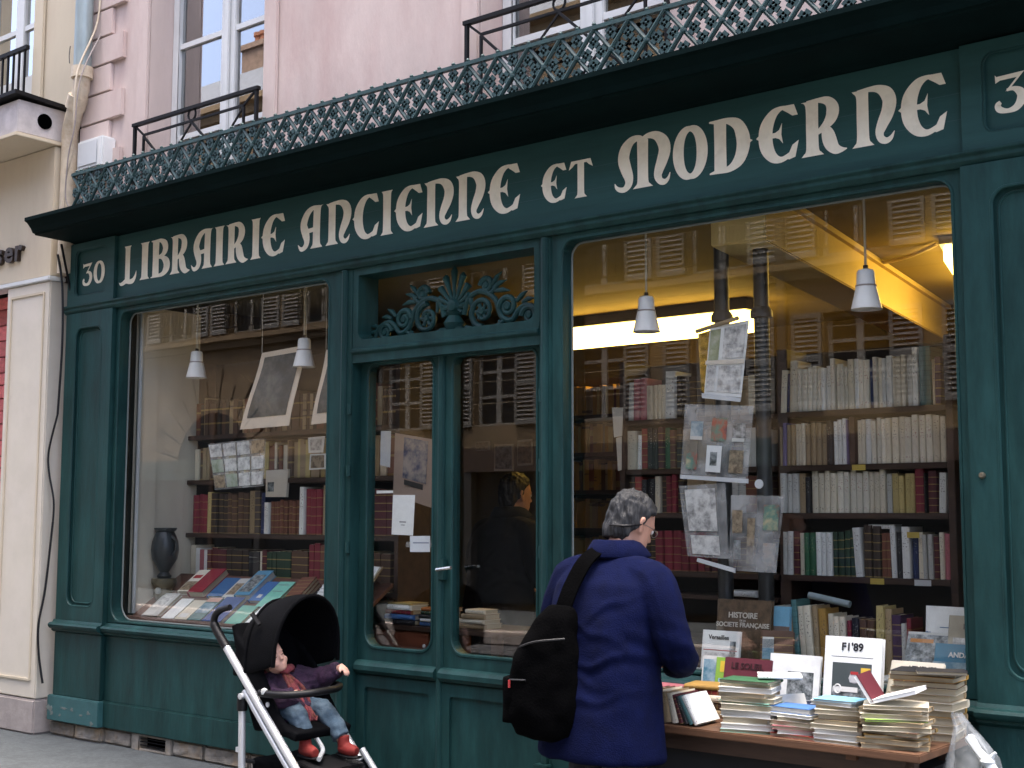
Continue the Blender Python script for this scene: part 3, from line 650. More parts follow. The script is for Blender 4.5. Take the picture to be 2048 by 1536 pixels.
# flower: four square petals round a boss
f = MB()
for i in range(4):
    a = math.pi/4+i*math.pi/2; c, s_ = math.cos(a), math.sin(a)
    f.box(-.0155, .0155, -.007, .004, -.0155, .0155, Matrix.Rotation(a, 3, 'Y'), (0, 0, 0))
    f.v[-8:] = [(x+.017*c, y, z+.017*s_) for x, y, z in f.v[-8:]]
f.lathe([(0, -.010), (.007, -.008), (.009, 0), (0, .004)], 6)
f.v[-24:] = [(x, z, y) for x, y, z in f.v[-24:]]
fl0 = f.build('flower_boss', teal_iron, Rl); fl0.location = (xa+pit/2, yr, z0+.02); fd = fl0.data
kn0 = MB().lathe([(0, -.004), (.009, 0), (.012, .008), (.006, .016), (0, .02)], 8).build('rail_knob', teal_iron, Rl, True); kn0.location = (xa+.05, yr, z1+.012)
nd0 = MB().lathe([(0, -.014), (.014, -.01), (.019, 0), (.012, .008), (0, .01)], 8).build('crossing_boss', teal_iron, Rl, True); nd0.rotation_euler = (rad(90), 0, 0); nd0.location = (xa+pit/2, yr-.006, (z0+z1)/2)
H = z1-z0
for i in range(nb):
    x = xa+i*pit
    for k in range(2):
        if i == 0: break
        o = link('lattice_bar', bars[k], Rl); o.location = (x, yr+(-.004 if k == 0 else .004), z0)
    for (dx, dz) in ((.1, .045), (.1, H-.045), (.0, H/2-.058), (.0, H/2+.058), (.045, H/2), (-.045, H/2)):
        if x+dx < xa+.02: continue
        o = link('flower_boss', fd, Rl); o.location = (x+dx, yr, z0+dz); o.rotation_euler = (0, random.uniform(-.12, .12), 0)
    for dx in (.1, .2):
        o = link('rail_knob', kn0.data, Rl); o.location = (x+dx, yr, z1+.012)
    if i:
        o = link('crossing_boss', nd0.data, Rl); o.rotation_euler = (rad(90), 0, 0); o.location = (x+pit/2, yr-.006, (z0+z1)/2)
# ------------------------------------------------------------------ the houses across the street (they show in the shop glass)
YO = -10.9
tan_st = mat('tan_limestone', (.165, .115, .065), .9, .2, 1.5, .1, 20, grime=(.09, .062, .037), gscale=1.2)
ochre_st = mat('ochre_plaster', (.19, .13, .06), .9, .2, 1.5, .1, 20, grime=(.12, .085, .045), gscale=1.2)
red_inf = mat('red_brick_infill', (.13, .045, .03), .9, .2, 30)
shut_m = mat('grey_shutter_paint', (.13, .125, .115), .7, .1, 6)
shop_dark = mat('opposite_shop_dark', (.03, .028, .026), .5, .3, 2)
slate = mat('slate_roof', (.09, .10, .12), .6, .2, 8)
chim = mat('chimney_brick', (.22, .15, .11), .9, .25, 8)
SH = {}
def shutter(w_, h_, parent, x, z, y):
    key = (round(w_, 2), round(h_, 2))
    if key not in SH:
        m = MB(); m.box(0, .05, -.02, .02, 0, h_).box(w_-.05, w_, -.02, .02, 0, h_)
        for zz in (0, h_*.48, h_-.07): m.box(.05, w_-.05, -.02, .02, zz, zz+.07)
        n = int(h_/.075)
        for i in range(n):
            zz = .09+i*(h_-.12)/n
            if abs(zz-h_*.48-.03) < .06: continue
            m.box(.05, w_-.05, -.004, .004, zz-.026, zz+.026, Matrix.Rotation(rad(35), 3, 'X'))
        o = m.build('shutter', shut_m, parent); SH[key] = o.data
    else: o = link('shutter', SH[key], parent)
    o.location = (x, y, z); return o
WD = {}
def opp_window(parent, xc, z0, w_, h_, shut=True, bal=True):
    key = (w_, h_); W = part('window', parent)
    if key not in WD:
        m = MB(); m.box(-w_/2, -w_/2+.06, -.03, .03, 0, h_).box(w_/2-.06, w_/2, -.03, .03, 0, h_).box(-.05, .05, -.03, .035, 0, h_)
        for zz in (0, h_*.36, h_*.68, h_-.06): m.box(-w_/2+.06, -.05, -.028, .028, zz, zz+.05).box(.05, w_/2-.06, -.028, .028, zz, zz+.05)
        f = m.build('frame', mat('dim_grey_frame_paint', (.24, .23, .21), .7, .1, 6), W); p_ = MB().box(-w_/2, w_/2, -.012, -.006, 0, h_).build('pane', mat('opposite_glass', (.012, .014, .016), .25, .1, spec=.12), W)  # white frames toned to dim grey so their reflection stays faint
        WD[key] = (f.data, p_.data)
    else: f = link('frame', WD[key][0], W); p_ = link('pane', WD[key][1], W)
    for o in (f, p_): o.location = (xc, YO-.16, z0)
    if shut:
        sw = w_/2-.01
        shutter(sw, h_, W, xc-w_/2-sw-.02, z0, YO+.035); shutter(sw, h_, W, xc+w_/2+.02, z0, YO+.035)
    if bal:
        G = MB(); y = YO+.10
        G.bar((xc-w_/2-.03, y, z0+.75), (xc+w_/2+.03, y, z0+.75), .04).bar((xc-w_/2, y, z0+.1), (xc+w_/2, y, z0+.1), .03)
        for i in range(9): G.bar((xc-w_/2+w_*i/8, y, z0+.1), (xc-w_/2+w_*i/8, y, z0+.73), .018)
        for i in range(4): G.tube([(xc-w_/2+w_*(i+.5)/4+.09*math.cos(t), y, z0+.42+.12*math.sin(t)) for t in [k*math.pi/5 for k in range(10)]], .012, 4, True)
        G.build('balconette', black_iron, W)
def opp_house(name, label, x0, x1, cs, stone, ztop, mezz, infill=False):
    Bd = thing(name, label, 'building', (0, 0, 0)); hs = []
    rows = [(5.02, 2.15, .98), (8.05, 1.7, .98)]
    for c in cs:
        for z0, h_, w_ in rows:
            if z0+h_ < ztop: hs.append((c-w_/2, c+w_/2, z0, z0+h_))
        if mezz: hs.append((c-.45, c+.45, 2.95, 4.25))
    # the front is built facing the other way: openings mirrored in depth
    m = MB(); wall_holes(m, x0, x1, 2.5, ztop, hs, YO, .2, -1)
    m.add([(x0, YO-.2, 0), (x1, YO-.2, 0), (x1, YO-.2, ztop), (x0, YO-.2, ztop)], [(0, 1, 2, 3)])
    m.box(x0, x1, YO-7, YO-.3, 0, ztop-.05)
    m.build('wall', stone, Bd, fix=False)
    for c in cs:
        for z0, h_, w_ in rows:
            if z0+h_ < ztop: opp_window(Bd, c, z0, w_, h_, True, True)
            if infill and z0 < 6: MB().box(c+.98+.05, c+2.08-1.05, YO+.002, YO+.012, 5.0, 7.2).build('brick_infill', red_inf, Bd) if c+2.08 < x1 else None
        if mezz: opp_window(Bd, c, 2.95, .9, 1.3, True, False)
    for zc, d, hgt in ((4.72, .22, .22), (7.65, .16, .16), (ztop-.25, .35, .3)):
        m = MB(); m.profile_x([(YO-.02, zc), (YO+d*.5, zc), (YO+d*.6, zc+hgt*.5), (YO+d, zc+hgt*.6), (YO+d, zc+hgt), (YO-.02, zc+hgt)], x0, x1); m.build('string_course', stone, Bd)
    m = MB(); m.profile_x([(YO-.1, ztop+.05), (YO-1.3, ztop+1.4), (YO-6.8, ztop+1.7), (YO-6.8, ztop+.05)], x0+.02, x1-.02); m.build('roof', slate, Bd)
    # joints of the rusticated ground floor
    m = MB(); z = 2.6
    while z < 4.6:
        m.box(x0, x1, YO+.001, YO+.005, z, z+.015); z += .36
    m.build('stone_joints', mat('joint_mortar', (.2, .16, .11), .9), Bd)  # joint strips in one plain mortar colour
    # ground-floor shops
    xx = x0+.1; i = 0
    while xx < x1-1:
        e = min(xx+random.uniform(2.2, 3.4), x1-.1)
        Sh = part('shopfront', Bd)
        MB().box(xx, e, YO-.15, YO-.1, .1, 2.2).build('shop_glass', mat('opposite_glass', (.012, .014, .016), .25, .1, spec=.12), Sh)
        MB().box(xx, e, YO-.18, YO+.08, 2.2, 2.58).build('shop_fascia', random.choice([shop_dark, mat('shop_green', (.015, .03, .026), .6), mat('shop_brown', (.04, .022, .014), .6)]), Sh)
        MB().box(xx, xx+.16, YO-.18, YO+.05, 0, 2.2).build('shop_pier', shop_dark, Sh)
        xx = e; i += 1
    return Bd
cs_all = [1.0-2.08*i for i in range(-4, 13)]
b1 = opp_house('ochre_house', 'ochre house with grey shutters across the street, reflected in the right window', -.15, 11.0, [c for c in cs_all if c > .3], ochre_st, 9.9, True)
b2 = opp_house('brick_panel_house', 'house with red brick panels across the street, reflected left of the pendant lamp', -8.4, -.16, [c for c in cs_all if -7.9 < c < -.5], tan_st, 9.6, True, True)
b3 = opp_house('arched_stone_house', 'pale stone house with arched ground floor across the street, reflected in the left window', -24.6, -8.41, [c for c in cs_all+[1-2.08*i for i in range(13, 20)] if -24 < c < -8.8 and c < -8.8], tan_st, 9.7, False)
# arches with fanned stones
for ca in (-12.3, -16.6, -20.9):
    A_ = part('arch', b3); R0 = 1.15; zc = 2.35
    m = MB(); lp = [(ca+R0*math.cos(math.pi*i/16), zc+R0*math.sin(math.pi*i/16)) for i in range(17)]+[(ca-R0, .1), (ca+R0, .1)]
    m.plate(lp, YO+.006, YO+.03); m.build('arch_glass', mat('opposite_glass', (.012, .014, .016), .25, .1, spec=.12), A_)
    for i in range(13):
        a0 = math.pi*i/13+.015; a1 = math.pi*(i+1)/13-.015; R1 = 2.0 if i % 2 == 0 else 1.75
        lp = [(ca+R0*math.cos(a0), zc+R0*math.sin(a0)), (ca+R1*math.cos(a0), min(zc+R1*math.sin(a0), 4.7)), (ca+R1*math.cos(a1), min(zc+R1*math.sin(a1), 4.7)), (ca+R0*math.cos(a1), zc+R0*math.sin(a1))]
        MB().plate(lp, YO+.007, YO+.06).build('arch_stone', tan_st, A_)
    m = MB(); m.bar((ca, YO+.05, .1), (ca, YO+.05, zc+R0), .07)
    for a in (45, 90, 135): m.bar((ca, YO+.05, zc), (ca+R0*math.cos(rad(a)), YO+.05, zc+R0*math.sin(rad(a))), .05)
    m.bar((ca-R0, YO+.05, zc), (ca+R0, YO+.05, zc), .06); m.build('arch_glazing', mat('shop_brown', (.04, .022, .014), .6), A_)
# chimneys
for bld, x, w_, h_ in ((b3, -11.9, 1.1, 2.4), (b3, -13.6, .7, 1.3), (b3, -17.4, 1.2, 1.8), (b2, -5.2, 1.3, 2.0), (b1, 3.4, 1.2, 2.0)):
    Ch = part('chimney', bld); zt = 9.6+.8
    MB().box(x-w_/2, x+w_/2, YO-2.3, YO-1.5, zt-1.2, zt+h_).build('chimney_stack', chim, Ch)
    MB().box(x-w_/2-.06, x+w_/2+.06, YO-2.36, YO-1.44, zt+h_+.001, zt+h_+.12).build('chimney_cap', chim, Ch)
    for i in range(4):
        MB().lathe([(.11, 0), (.10, .3), (.13, .32), (.13, .4), (.0, .4)], 10, (x-w_/2+w_*(i+.5)/4, YO-1.9, zt+h_+.12)).build('chimney_pot', mat('terracotta_pot', (.28, .12, .07), .9), Ch, True)
# drainpipe on the joint of two houses
t = thing('opposite_drainpipe', 'dark drainpipe between the ochre and the brick-panel house across the street', 'drainpipe')
MB().tube([(-.02, YO+.1, 0), (-.02, YO+.1, 9.2)], .07, 10).build('pipe', shop_dark, t, True)
for zc in (2.5, 4.6, 6.6): MB().lathe([(.085, 0), (.085, .08)], 10, (-.02, YO+.1, zc)).build('pipe_collar', shop_dark, t, True)

# ------------------------------------------------------------------ inside the shop
ZC = 3.08
struct(MB().box(.03, 8.97, .10, 6.35, -.02, .02).build('shop_floor', floor_wood))
struct(MB().box(.03, 8.97, .13, 5.2, ZC, ZC+.08).build('shop_ceiling', ceil_m))
struct(MB().box(.03, 8.97, 4.62, 4.7, .02, ZC).build('shop_wall_back', interior_wall))
struct(MB().box(.03, .08, .14, 4.62, .02, ZC).build('shop_wall_left', interior_wall))
struct(MB().box(8.9, 8.96, .14, 4.62, .02, ZC).build('shop_wall_right', interior_wall))
struct(MB().box(6.30, 8.9, .125, .16, .02, ZC).build('shop_wall_front', interior_wall))
struct(MB().box(.03, .50, .125, .16, .02, ZC).build('shop_wall_front_left', interior_wall))
struct(MB().box(.56, 6.30, .125, .16, 2.95, ZC).build('shop_wall_front_head', interior_wall))
side_m = mat('cream_side_board', (.62, .57, .46), .8, .08, 3, grime=(.52, .47, .37), gscale=2, stretch=(1, 1, .3))
t = thing('side_board', 'cream board closing the left end of the left display window', 'board', (.575, .13, 0))
MB().box(-.04, 0, .035, .20, .84, 2.94).build('front_board', side_m, t)
MB().box(-.06, -.015, .201, .56, .60, 2.94).build('rear_board', side_m, t)
MB().box(-.014, .02, .035, .05, .84, 2.94).build('edge_strip', white_p, t)
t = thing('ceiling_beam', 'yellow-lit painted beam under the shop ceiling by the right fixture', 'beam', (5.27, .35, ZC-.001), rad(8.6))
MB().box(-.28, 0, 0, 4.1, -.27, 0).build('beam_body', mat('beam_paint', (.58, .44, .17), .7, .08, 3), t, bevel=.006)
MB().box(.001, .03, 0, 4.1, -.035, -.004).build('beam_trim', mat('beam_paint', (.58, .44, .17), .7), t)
# lit fluorescent box fixtures
lamp_em = emis('fluorescent_diffuser', (1.0, .62, .12), 2.3)
t = thing('fluorescent_fixture', 'long lit fluorescent box under the ceiling behind the white pendant lamp', 'ceiling light', (2.85, 3.3, 2.86), 0, 'lit fluorescent fixtures')
MB().box(-1.0, .78, -.14, .14, 0, .135).build('diffuser', lamp_em, t, bevel=.01)
MB().box(-1.02, .80, -.16, .16, .136, .215).build('fixture_base', black_rub, t)
t = thing('fluorescent_fixture', 'lit fluorescent box at the right edge of the right window', 'ceiling light', (5.52, 2.0, 2.93), rad(14), 'lit fluorescent fixtures')
MB().box(0, .34, 0, 1.5, 0, .10).build('diffuser', lamp_em, t, bevel=.01)
MB().box(-.02, .36, -.02, 1.52, .101, .145).build('fixture_base', white_p, t)
tag(MB().tube([tuple(q) for q in catmull([(4.95, 2.45, 3.06), (5.2, 2.3, 3.05), (5.45, 2.1, 3.06)], 5)], .012, 6).build('ceiling_conduit', cream_pipe, None, True), 'thin conduit on the ceiling leading to the right fluorescent box', 'conduit')
# pendants
pend_w = mat('white_enamel', (.86, .86, .83), .35, .04)
for (x, y, lab) in ((1.03, .3, 'leftmost white cone pendant lamp, near the cream side board'), (2.095, .3, 'white cone pendant lamp in front of the hanging mounted prints'), (4.623, .3, 'white cone pendant lamp in front of the long fluorescent box'), (5.787, .3, 'rightmost white cone pendant lamp, in front of the yellow beam')):
    t = thing('pendant_lamp', lab, 'pendant lamp', (x, y, 2.42), 0, 'white cone pendant lamps')
    MB().lathe([(.072, 0), (.069, .0), (.045, .105), (.0445, .106), (.0425, .110), (.040, .165), (.034, .178), (.02, .182), (.0, .182)], 20).build('shade', pend_w, t, True)
    MB().lathe([(.046, .102), (.0475, .104), (.0475, .109), (.045, .110)], 20).build('shade_groove', greystone, t, True)
    MB().tube([(0, 0, .18), (0, 0, .20)], .012, 8).build('cord_grip', black_rub, t, True)
    MB().tube([(0, 0, .2), (0, 0, ZC-2.42)], .006, 6).build('cord', mat('ivory_cord', (.5, .46, .36), .6), t, True)
# dark iron poles carrying the print racks
for x, lab in ((4.93, 'left dark iron pole behind the hanging prints in the right window'), (5.15, 'right dark iron pole between the two halves of the bookcase')):
    t = thing('iron_pole', lab, 'pole', (x, .52, .02), 0, 'iron poles in the right window')
    MB().tube([(0, 0, 0), (0, 0, ZC-.03)], .038, 12).build('shaft', mat('grey_iron', (.035, .037, .036), .45, .2), t, True)
    MB().lathe([(.055, 0), (.055, .03), (.042, .05)], 12, (0, 0, 2.45)).build('pole_collar', mat('grey_iron', (.035, .037, .036), .45), t, True)
    MB().lathe([(.08, 0), (.08, .02), (.042, .05)], 12).build('pole_base', mat('grey_iron', (.035, .037, .036), .45), t, True)
# ------------------------------------------------------------------ books
PG = mat('book_pages', (.46, .40, .28), .9, .1, 3, .4, 300, stretch=(60, 1, 1), coords='Generated')
PGW = mat('book_pages_white', (.60, .59, .54), .9, .08, 3, .4, 300, stretch=(60, 1, 1), coords='Generated')
def cover(name, col, bands=None, bcol=(.35, .25, .08), title=None, rough=.6):
    """cover colour + printed spine: gold bands or a few lines of type, laid out in the book's own 0..1 coordinates"""
    key = 'cover_'+name
    if key in _m: return _m[key]
    m = mat(key, col, rough, .10, 4, .1, 40, coords='Generated', rnd=.16)
    t = m.node_tree; N = t.nodes; L = t.links; b = N['Principled BSDF']; src = b.inputs['Base Color'].links[0].from_socket
    tc = N.new('ShaderNodeTexCoord'); sp = N.new('ShaderNodeSeparateXYZ'); L.new(tc.outputs['Generated'], sp.inputs[0])
    def math_(op, a, bb=None, cc=None):
        n = N.new('ShaderNodeMath'); n.operation = op
        for i, q in enumerate((a, bb, cc)):
            if q is None: continue
            if isinstance(q, (int, float)): n.inputs[i].default_value = q
            else: L.new(q, n.inputs[i])
        return n.outputs[0]
    oi = N.new('ShaderNodeObjectInfo')
    if bands:
        f = math_('FRACT', math_('MULTIPLY', sp.outputs['Z'], bands)); fac = math_('LESS_THAN', f, .12); fac = math_('MULTIPLY', fac, .7); c2 = bcol
    else:
        # type lines: short dark marks between 58 % and 88 % and a publisher's mark near the foot
        nz = N.new('ShaderNodeTexNoise'); nz.inputs['Scale'].default_value = 1; nz.inputs['Detail'].default_value = 2
        mp = N.new('ShaderNodeMapping'); mp.inputs['Scale'].default_value = (5, .2, 34); L.new(tc.outputs['Generated'], mp.inputs[0])
        ad = N.new('ShaderNodeVectorMath'); ad.operation = 'ADD'; L.new(mp.outputs[0], ad.inputs[0])
        cb = N.new('ShaderNodeCombineXYZ'); L.new(math_('MULTIPLY', oi.outputs['Random'], 57.), cb.inputs[0]); L.new(math_('MULTIPLY', oi.outputs['Random'], 91.), cb.inputs[2]); L.new(cb.outputs[0], ad.inputs[1])
        L.new(ad.outputs[0], nz.inputs['Vector'])
        mark = math_('GREATER_THAN', nz.outputs['Fac'], .60)
        zone = math_('MULTIPLY', math_('GREATER_THAN', sp.outputs['Z'], .52), math_('LESS_THAN', sp.outputs['Z'], .90))
        foot = math_('MULTIPLY', math_('GREATER_THAN', sp.outputs['Z'], .07), math_('LESS_THAN', sp.outputs['Z'], .14))
        xz = math_('MULTIPLY', math_('GREATER_THAN', sp.outputs['X'], .18), math_('LESS_THAN', sp.outputs['X'], .82))
        fac = math_('MULTIPLY', math_('MULTIPLY', mark, math_('MAXIMUM', zone, foot)), math_('MULTIPLY', xz, .75)); c2 = title or (.08, .05, .04)
    mx = N.new('ShaderNodeMixRGB'); L.new(fac, mx.inputs[0]); L.new(src, mx.inputs[1]); mx.inputs[2].default_value = (*c2, 1); L.new(mx.outputs[0], b.inputs['Base Color'])
    return m
CV = {
 'cream': cover('cream', (.68, .62, .48)), 'ivory': cover('ivory', (.74, .70, .58), title=(.3, .04, .03)), 'white': cover('white', (.80, .81, .77)), 'pale grey': cover('palegrey', (.56, .56, .52)),
 'tan': cover('tan', (.34, .25, .14)), 'yellow': cover('yellow', (.50, .40, .16)), 'ochre': cover('ochre', (.40, .23, .05)), 'pink': cover('pink', (.42, .13, .15)),
 'red': cover('red', (.30, .03, .025), bands=6), 'crimson': cover('crimson', (.20, .015, .03), bands=5, bcol=(.3, .16, .06)), 'maroon': cover('maroon', (.085, .012, .018), bands=6), 'brown': cover('brown', (.085, .042, .022), bands=6),
 'reddish brown': cover('redbrown', (.16, .055, .03), bands=5), 'dark brown': cover('darkbrown', (.035, .02, .013), bands=6), 'black': cover('black', (.012, .012, .014), title=(.3, .3, .28)), 'navy': cover('navy', (.012, .025, .09), title=(.3, .3, .3)),
 'blue': cover('blue', (.05, .14, .34), title=(.6, .6, .6)), 'teal': cover('teal', (.07, .17, .17), bands=12, bcol=(.03, .09, .09)), 'green': cover('green', (.03, .12, .05), title=(.5, .45, .3)), 'dark green': cover('darkgreen', (.014, .045, .022), bands=5), 'mint': cover('mint', (.20, .52, .40)),
 'lilac': cover('lilac', (.17, .13, .26)), 'purple': cover('purple', (.055, .02, .07), bands=6), 'orange': cover('orange', (.42, .14, .03)), 'sky blue': cover('skyblue', (.18, .42, .58)), 'lime': cover('lime', (.28, .50, .06)),
}
def book_mesh():
    """unit book: x thickness, y depth (spine at y=-0.5), z height 0..1; slot 0 cover, slot 1 pages"""
    m = MB()
    prof = [(-.5, .5), (-.5, -.42), (-.42, -.48), (-.15, -.5), (.15, -.5), (.42, -.48), (.5, -.42), (.5, .5), (.42, .5), (.42, -.38), (-.42, -.38), (-.42, .5)]
    n = len(prof); vs = [(x, y, 0) for x, y in prof]+[(x, y, 1) for x, y in prof]
    m.add(vs, [(j, (j+1) % n, (j+1) % n+n, j+n) for j in range(n)])
    for o in (0, n):
        m.add([vs[i] for i in range(o, o+n)], [(0, 1, 10, 11), (1, 2, 3, 10) if 0 else (1, 2, 10), (2, 3, 4, 9, 10) if 0 else (2, 3, 10), (3, 4, 9, 10), (4, 5, 9), (5, 6, 9), (6, 7, 8, 9)])
    m.cur = 1; m.box(-.42, .42, -.38, .46, .012, .985)
    me = bpy.data.meshes.new('book'); me.from_pydata(m.v, [], m.f); me.materials.append(CV['cream']); me.materials.append(PG)
    me.polygons.foreach_set('material_index', m.mi)
    b = bmesh.new(); b.from_mesh(me); bmesh.ops.remove_doubles(b, verts=b.verts, dist=1e-5); bmesh.ops.recalc_face_normals(b, faces=b.faces); b.to_mesh(me); b.free()
    return me
BOOK = book_mesh(); NB = [0]
def book(color, w_, d, h_, loc, rot=(0, 0, 0), label=None, group=None, pages=None, m=None, name='book'):
    o = bpy.data.objects.new(name, BOOK); COL.objects.link(o); o.scale = (w_, d, h_); o.location = loc; o.rotation_euler = rot
    o.material_slots[0].link = 'OBJECT'; o.material_slots[0].material = m or CV[color]
    o.material_slots[1].link = 'OBJECT'; o.material_slots[1].material = pages or (PGW if color in ('white', 'blue', 'sky blue') else PG)
    tag(o, label, 'book', group); NB[0] += 1
    return o
def row(runs, x0, x1, yf, z, place, group, start=1, dep=.17, mass=None):
    """a shelf row: runs of (colour, count, thickness, height, lean degrees); mass = books half hidden behind other things, joined"""
    x = x0; i = start; mm = MB(); ml = sorted({q[0] for q in runs})
    tot = sum(n*t for c, n, t, h_, l in runs); k = (x1-x0)/tot
    for c, n, t, h_, l in runs:
        for q in range(n):
            w_ = t*k*random.uniform(.82, 1.16) if n > 1 else t*k
            if x+w_ > x1+.004: w_ = max(.012, x1-x)
            hh = h_*random.uniform(.955, 1.03) if n > 1 else h_
            if mass:
                mm.cur = ml.index(c); mm.box(x+.001, x+w_*.97, yf+random.uniform(0, .014), yf+dep, z, z+hh); mm.cur = len(ml); mm.box(x+.003, x+w_*.97-.002, yf+.02, yf+dep-.004, z+hh+.0002, z+hh+.0012); x += w_; i += 1; continue
            kind = 'leather book' if c in ('brown', 'dark brown', 'reddish brown', 'maroon', 'crimson', 'red', 'purple', 'dark green') else ('hardback' if c in ('black', 'navy', 'blue', 'teal', 'green', 'lilac') else 'paperback')
            book(c, w_*.97, dep*random.uniform(.9, 1.05), hh, (x+w_/2, yf+dep/2+random.uniform(-.006, .014), z), (0, rad(l+random.uniform(-.5, .5)), 0), f'{c} {kind}, {nth(i)} from left {place}', group)
            x += w_; i += 1
    if mass: o = mm.build('shelved_books', [CV[q] for q in ml]+[PG], None, fix=False); tag(o, mass, 'books'); stuff(o)
    return i
# --- right bookcase
yb = .90
c = thing('bookcase', 'dark wooden bookcase of four full shelves in the right display window', 'bookcase', (5.0, yb, 0))
for x in (-.935, .915): MB().box(x, x+.035, -.02, .26, .02, 2.36).build('upright', dark_wood, c, bevel=.003)
for x in (.02,): MB().box(x, x+.06, .02, .26, .02, 2.36).build('upright', dark_wood, c, bevel=.003)
MB().box(-.899, .019, -.015, .26, 1.06, 1.085).build('shelf', dark_wood, c, bevel=.003)
MB().box(-.93, .94, .262, .28, .02, 2.36).build('back_panel', mat('bookcase_back', (.03, .02, .014), .8), c)
SZ = [2.03, 1.757, 1.517, 1.205]
for z in SZ+[.86]:
    for a, b_ in ((-.899, .019), (.081, .914)): MB().box(a, b_, -.015, .26, z-.03, z-.001).build('shelf', dark_wood, c, bevel=.003)
for (x, z, w_, m_) in ((.44, 1.757, .07, 'y'), (.52, 1.205, .07, 'y'), (.74, 1.205, .08, 'w'), (.71, 1.43, .06, 'y')):
    MB().box(x, x+w_, -.0185, -.0155, z-.032, z-.004).build('shelf_label', mat('yellow_label', (.55, .40, .08), .7) if m_ == 'y' else white_p, c)
g = 'books in the right-window bookcase'
pl = 'on the top shelf, right-window bookcase'
n_ = row([('pale grey', 1, .05, .215, 2), ('pink', 2, .045, .235, 1), ('cream', 5, .03, .19, 0), ('white', 1, .075, .26, 1), ('dark brown', 2, .04, .23, 0)], 4.10, 4.50, yb, SZ[0], pl, g)
row([('dark brown', 2, .04, .23, 0), ('tan', 5, .05, .21, 0), ('cream', 2, .03, .2, 0)], 4.505, 4.93, yb, SZ[0], '', g, mass='top-shelf books half hidden behind the hanging engravings, right window')
row([('cream', 1, .045, .22, 3), ('navy', 1, .02, .2, 3), ('cream', 1, .055, .265, 2), ('ivory', 5, .032, .225, 1), ('white', 2, .032, .225, 0), ('ivory', 1, .03, .26, 0), ('ivory', 3, .028, .225, 0), ('cream', 1, .04, .25, 0), ('white', 1, .03, .25, 0), ('ivory', 2, .035, .235, 0), ('navy', 1, .02, .24, 0), ('ivory', 2, .03, .245, 0), ('white', 2, .03, .25, 0), ('cream', 3, .03, .25, 0), ('pale grey', 1, .035, .25, 0), ('white', 1, .036, .285, 0), ('teal', 1, .075, .285, 0), ('cream', 1, .02, .22, 0), ('purple', 1, .04, .23, 0)], 5.04, 5.905, yb, SZ[0], pl, g, n_)
pl = 'on the second shelf, right-window bookcase'
n_ = row([('cream', 1, .065, .215, 0), ('white', 1, .03, .19, 2), ('red', 1, .045, .225, 0), ('black', 2, .035, .225, 0), ('maroon', 1, .04, .23, 0), ('green', 1, .04, .225, 0), ('reddish brown', 1, .04, .21, 0), ('dark brown', 1, .04, .215, 0), ('tan', 1, .05, .21, 0)], 4.10, 4.50, yb, SZ[1], pl, g)
row([('tan', 3, .05, .21, 0), ('maroon', 3, .05, .2, 0), ('pale grey', 3, .04, .2, 0)], 4.505, 4.95, yb, SZ[1], '', g, mass='second-shelf books half hidden behind the sheet of six cards')
row([('tan', 1, .02, .2, 0), ('lilac', 1, .035, .22, 1), ('tan', 2, .03, .215, 1), ('cream', 3, .033, .21, 0), ('tan', 4, .04, .21, 0), ('black', 1, .05, .22, 0), ('white', 3, .036, .225, 0), ('lilac', 1, .015, .22, 0)], 5.04, 5.41, yb, SZ[1], pl, g, n_)
n_ += 16
MB().box(.42, .447, .005, .2, SZ[1], SZ[1]+.235).build('shelf_divider', dark_wood, c)
row([('cream', 2, .03, .215, 0), ('white', 1, .033, .22, 0), ('ivory', 3, .03, .22, 0), ('cream', 3, .034, .22, 0), ('ivory', 4, .033, .225, 0), ('cream', 2, .036, .22, 0)], 5.455, 5.905, yb, SZ[1], pl, g, n_)
pl = 'on the third shelf, right-window bookcase'
n_ = row([('dark brown', 1, .05, .2, 0), ('red', 1, .06, .2, 0), ('black', 2, .05, .19, 0), ('cream', 1, .04, .2, 0), ('dark brown', 1, .05, .205, 0), ('crimson', 2, .045, .205, 0), ('dark brown', 1, .05, .205, 0)], 4.10, 4.48, yb, SZ[2], pl, g)
row([('tan', 4, .05, .2, 0), ('pale grey', 3, .04, .19, 0), ('reddish brown', 2, .05, .19, 0)], 4.485, 4.95, yb, SZ[2], '', g, mass='third-shelf books half hidden behind the landscape engravings')
row([('pale grey', 3, .035, .2, 0), ('tan', 1, .04, .2, 0), ('black', 1, .03, .18, 0), ('cream', 4, .036, .205, 0), ('ivory', 5, .034, .205, 0), ('cream', 3, .03, .205, 0), ('pale grey', 1, .03, .19, 0), ('yellow', 4, .033, .185, 0), ('crimson', 1, .05, .21, 0), ('black', 1, .012, .19, 0), ('maroon', 1, .05, .2, 0), ('white', 1, .04, .19, 2)], 5.04, 5.905, yb, SZ[2], pl, g, n_)
pl = 'on the bottom shelf, right-window bookcase'
n_ = row([('maroon', 2, .06, .2, 0), ('dark brown', 2, .05, .2, 0), ('crimson', 6, .065, .21, 0), ('maroon', 1, .05, .15, 0)], 4.10, 4.62, yb, SZ[3], pl, g)
row([('maroon', 3, .05, .15, 0), ('brown', 3, .05, .18, 0)], 4.625, 4.95, yb, SZ[3], '', g, mass='bottom-shelf books half hidden behind the costume cards')
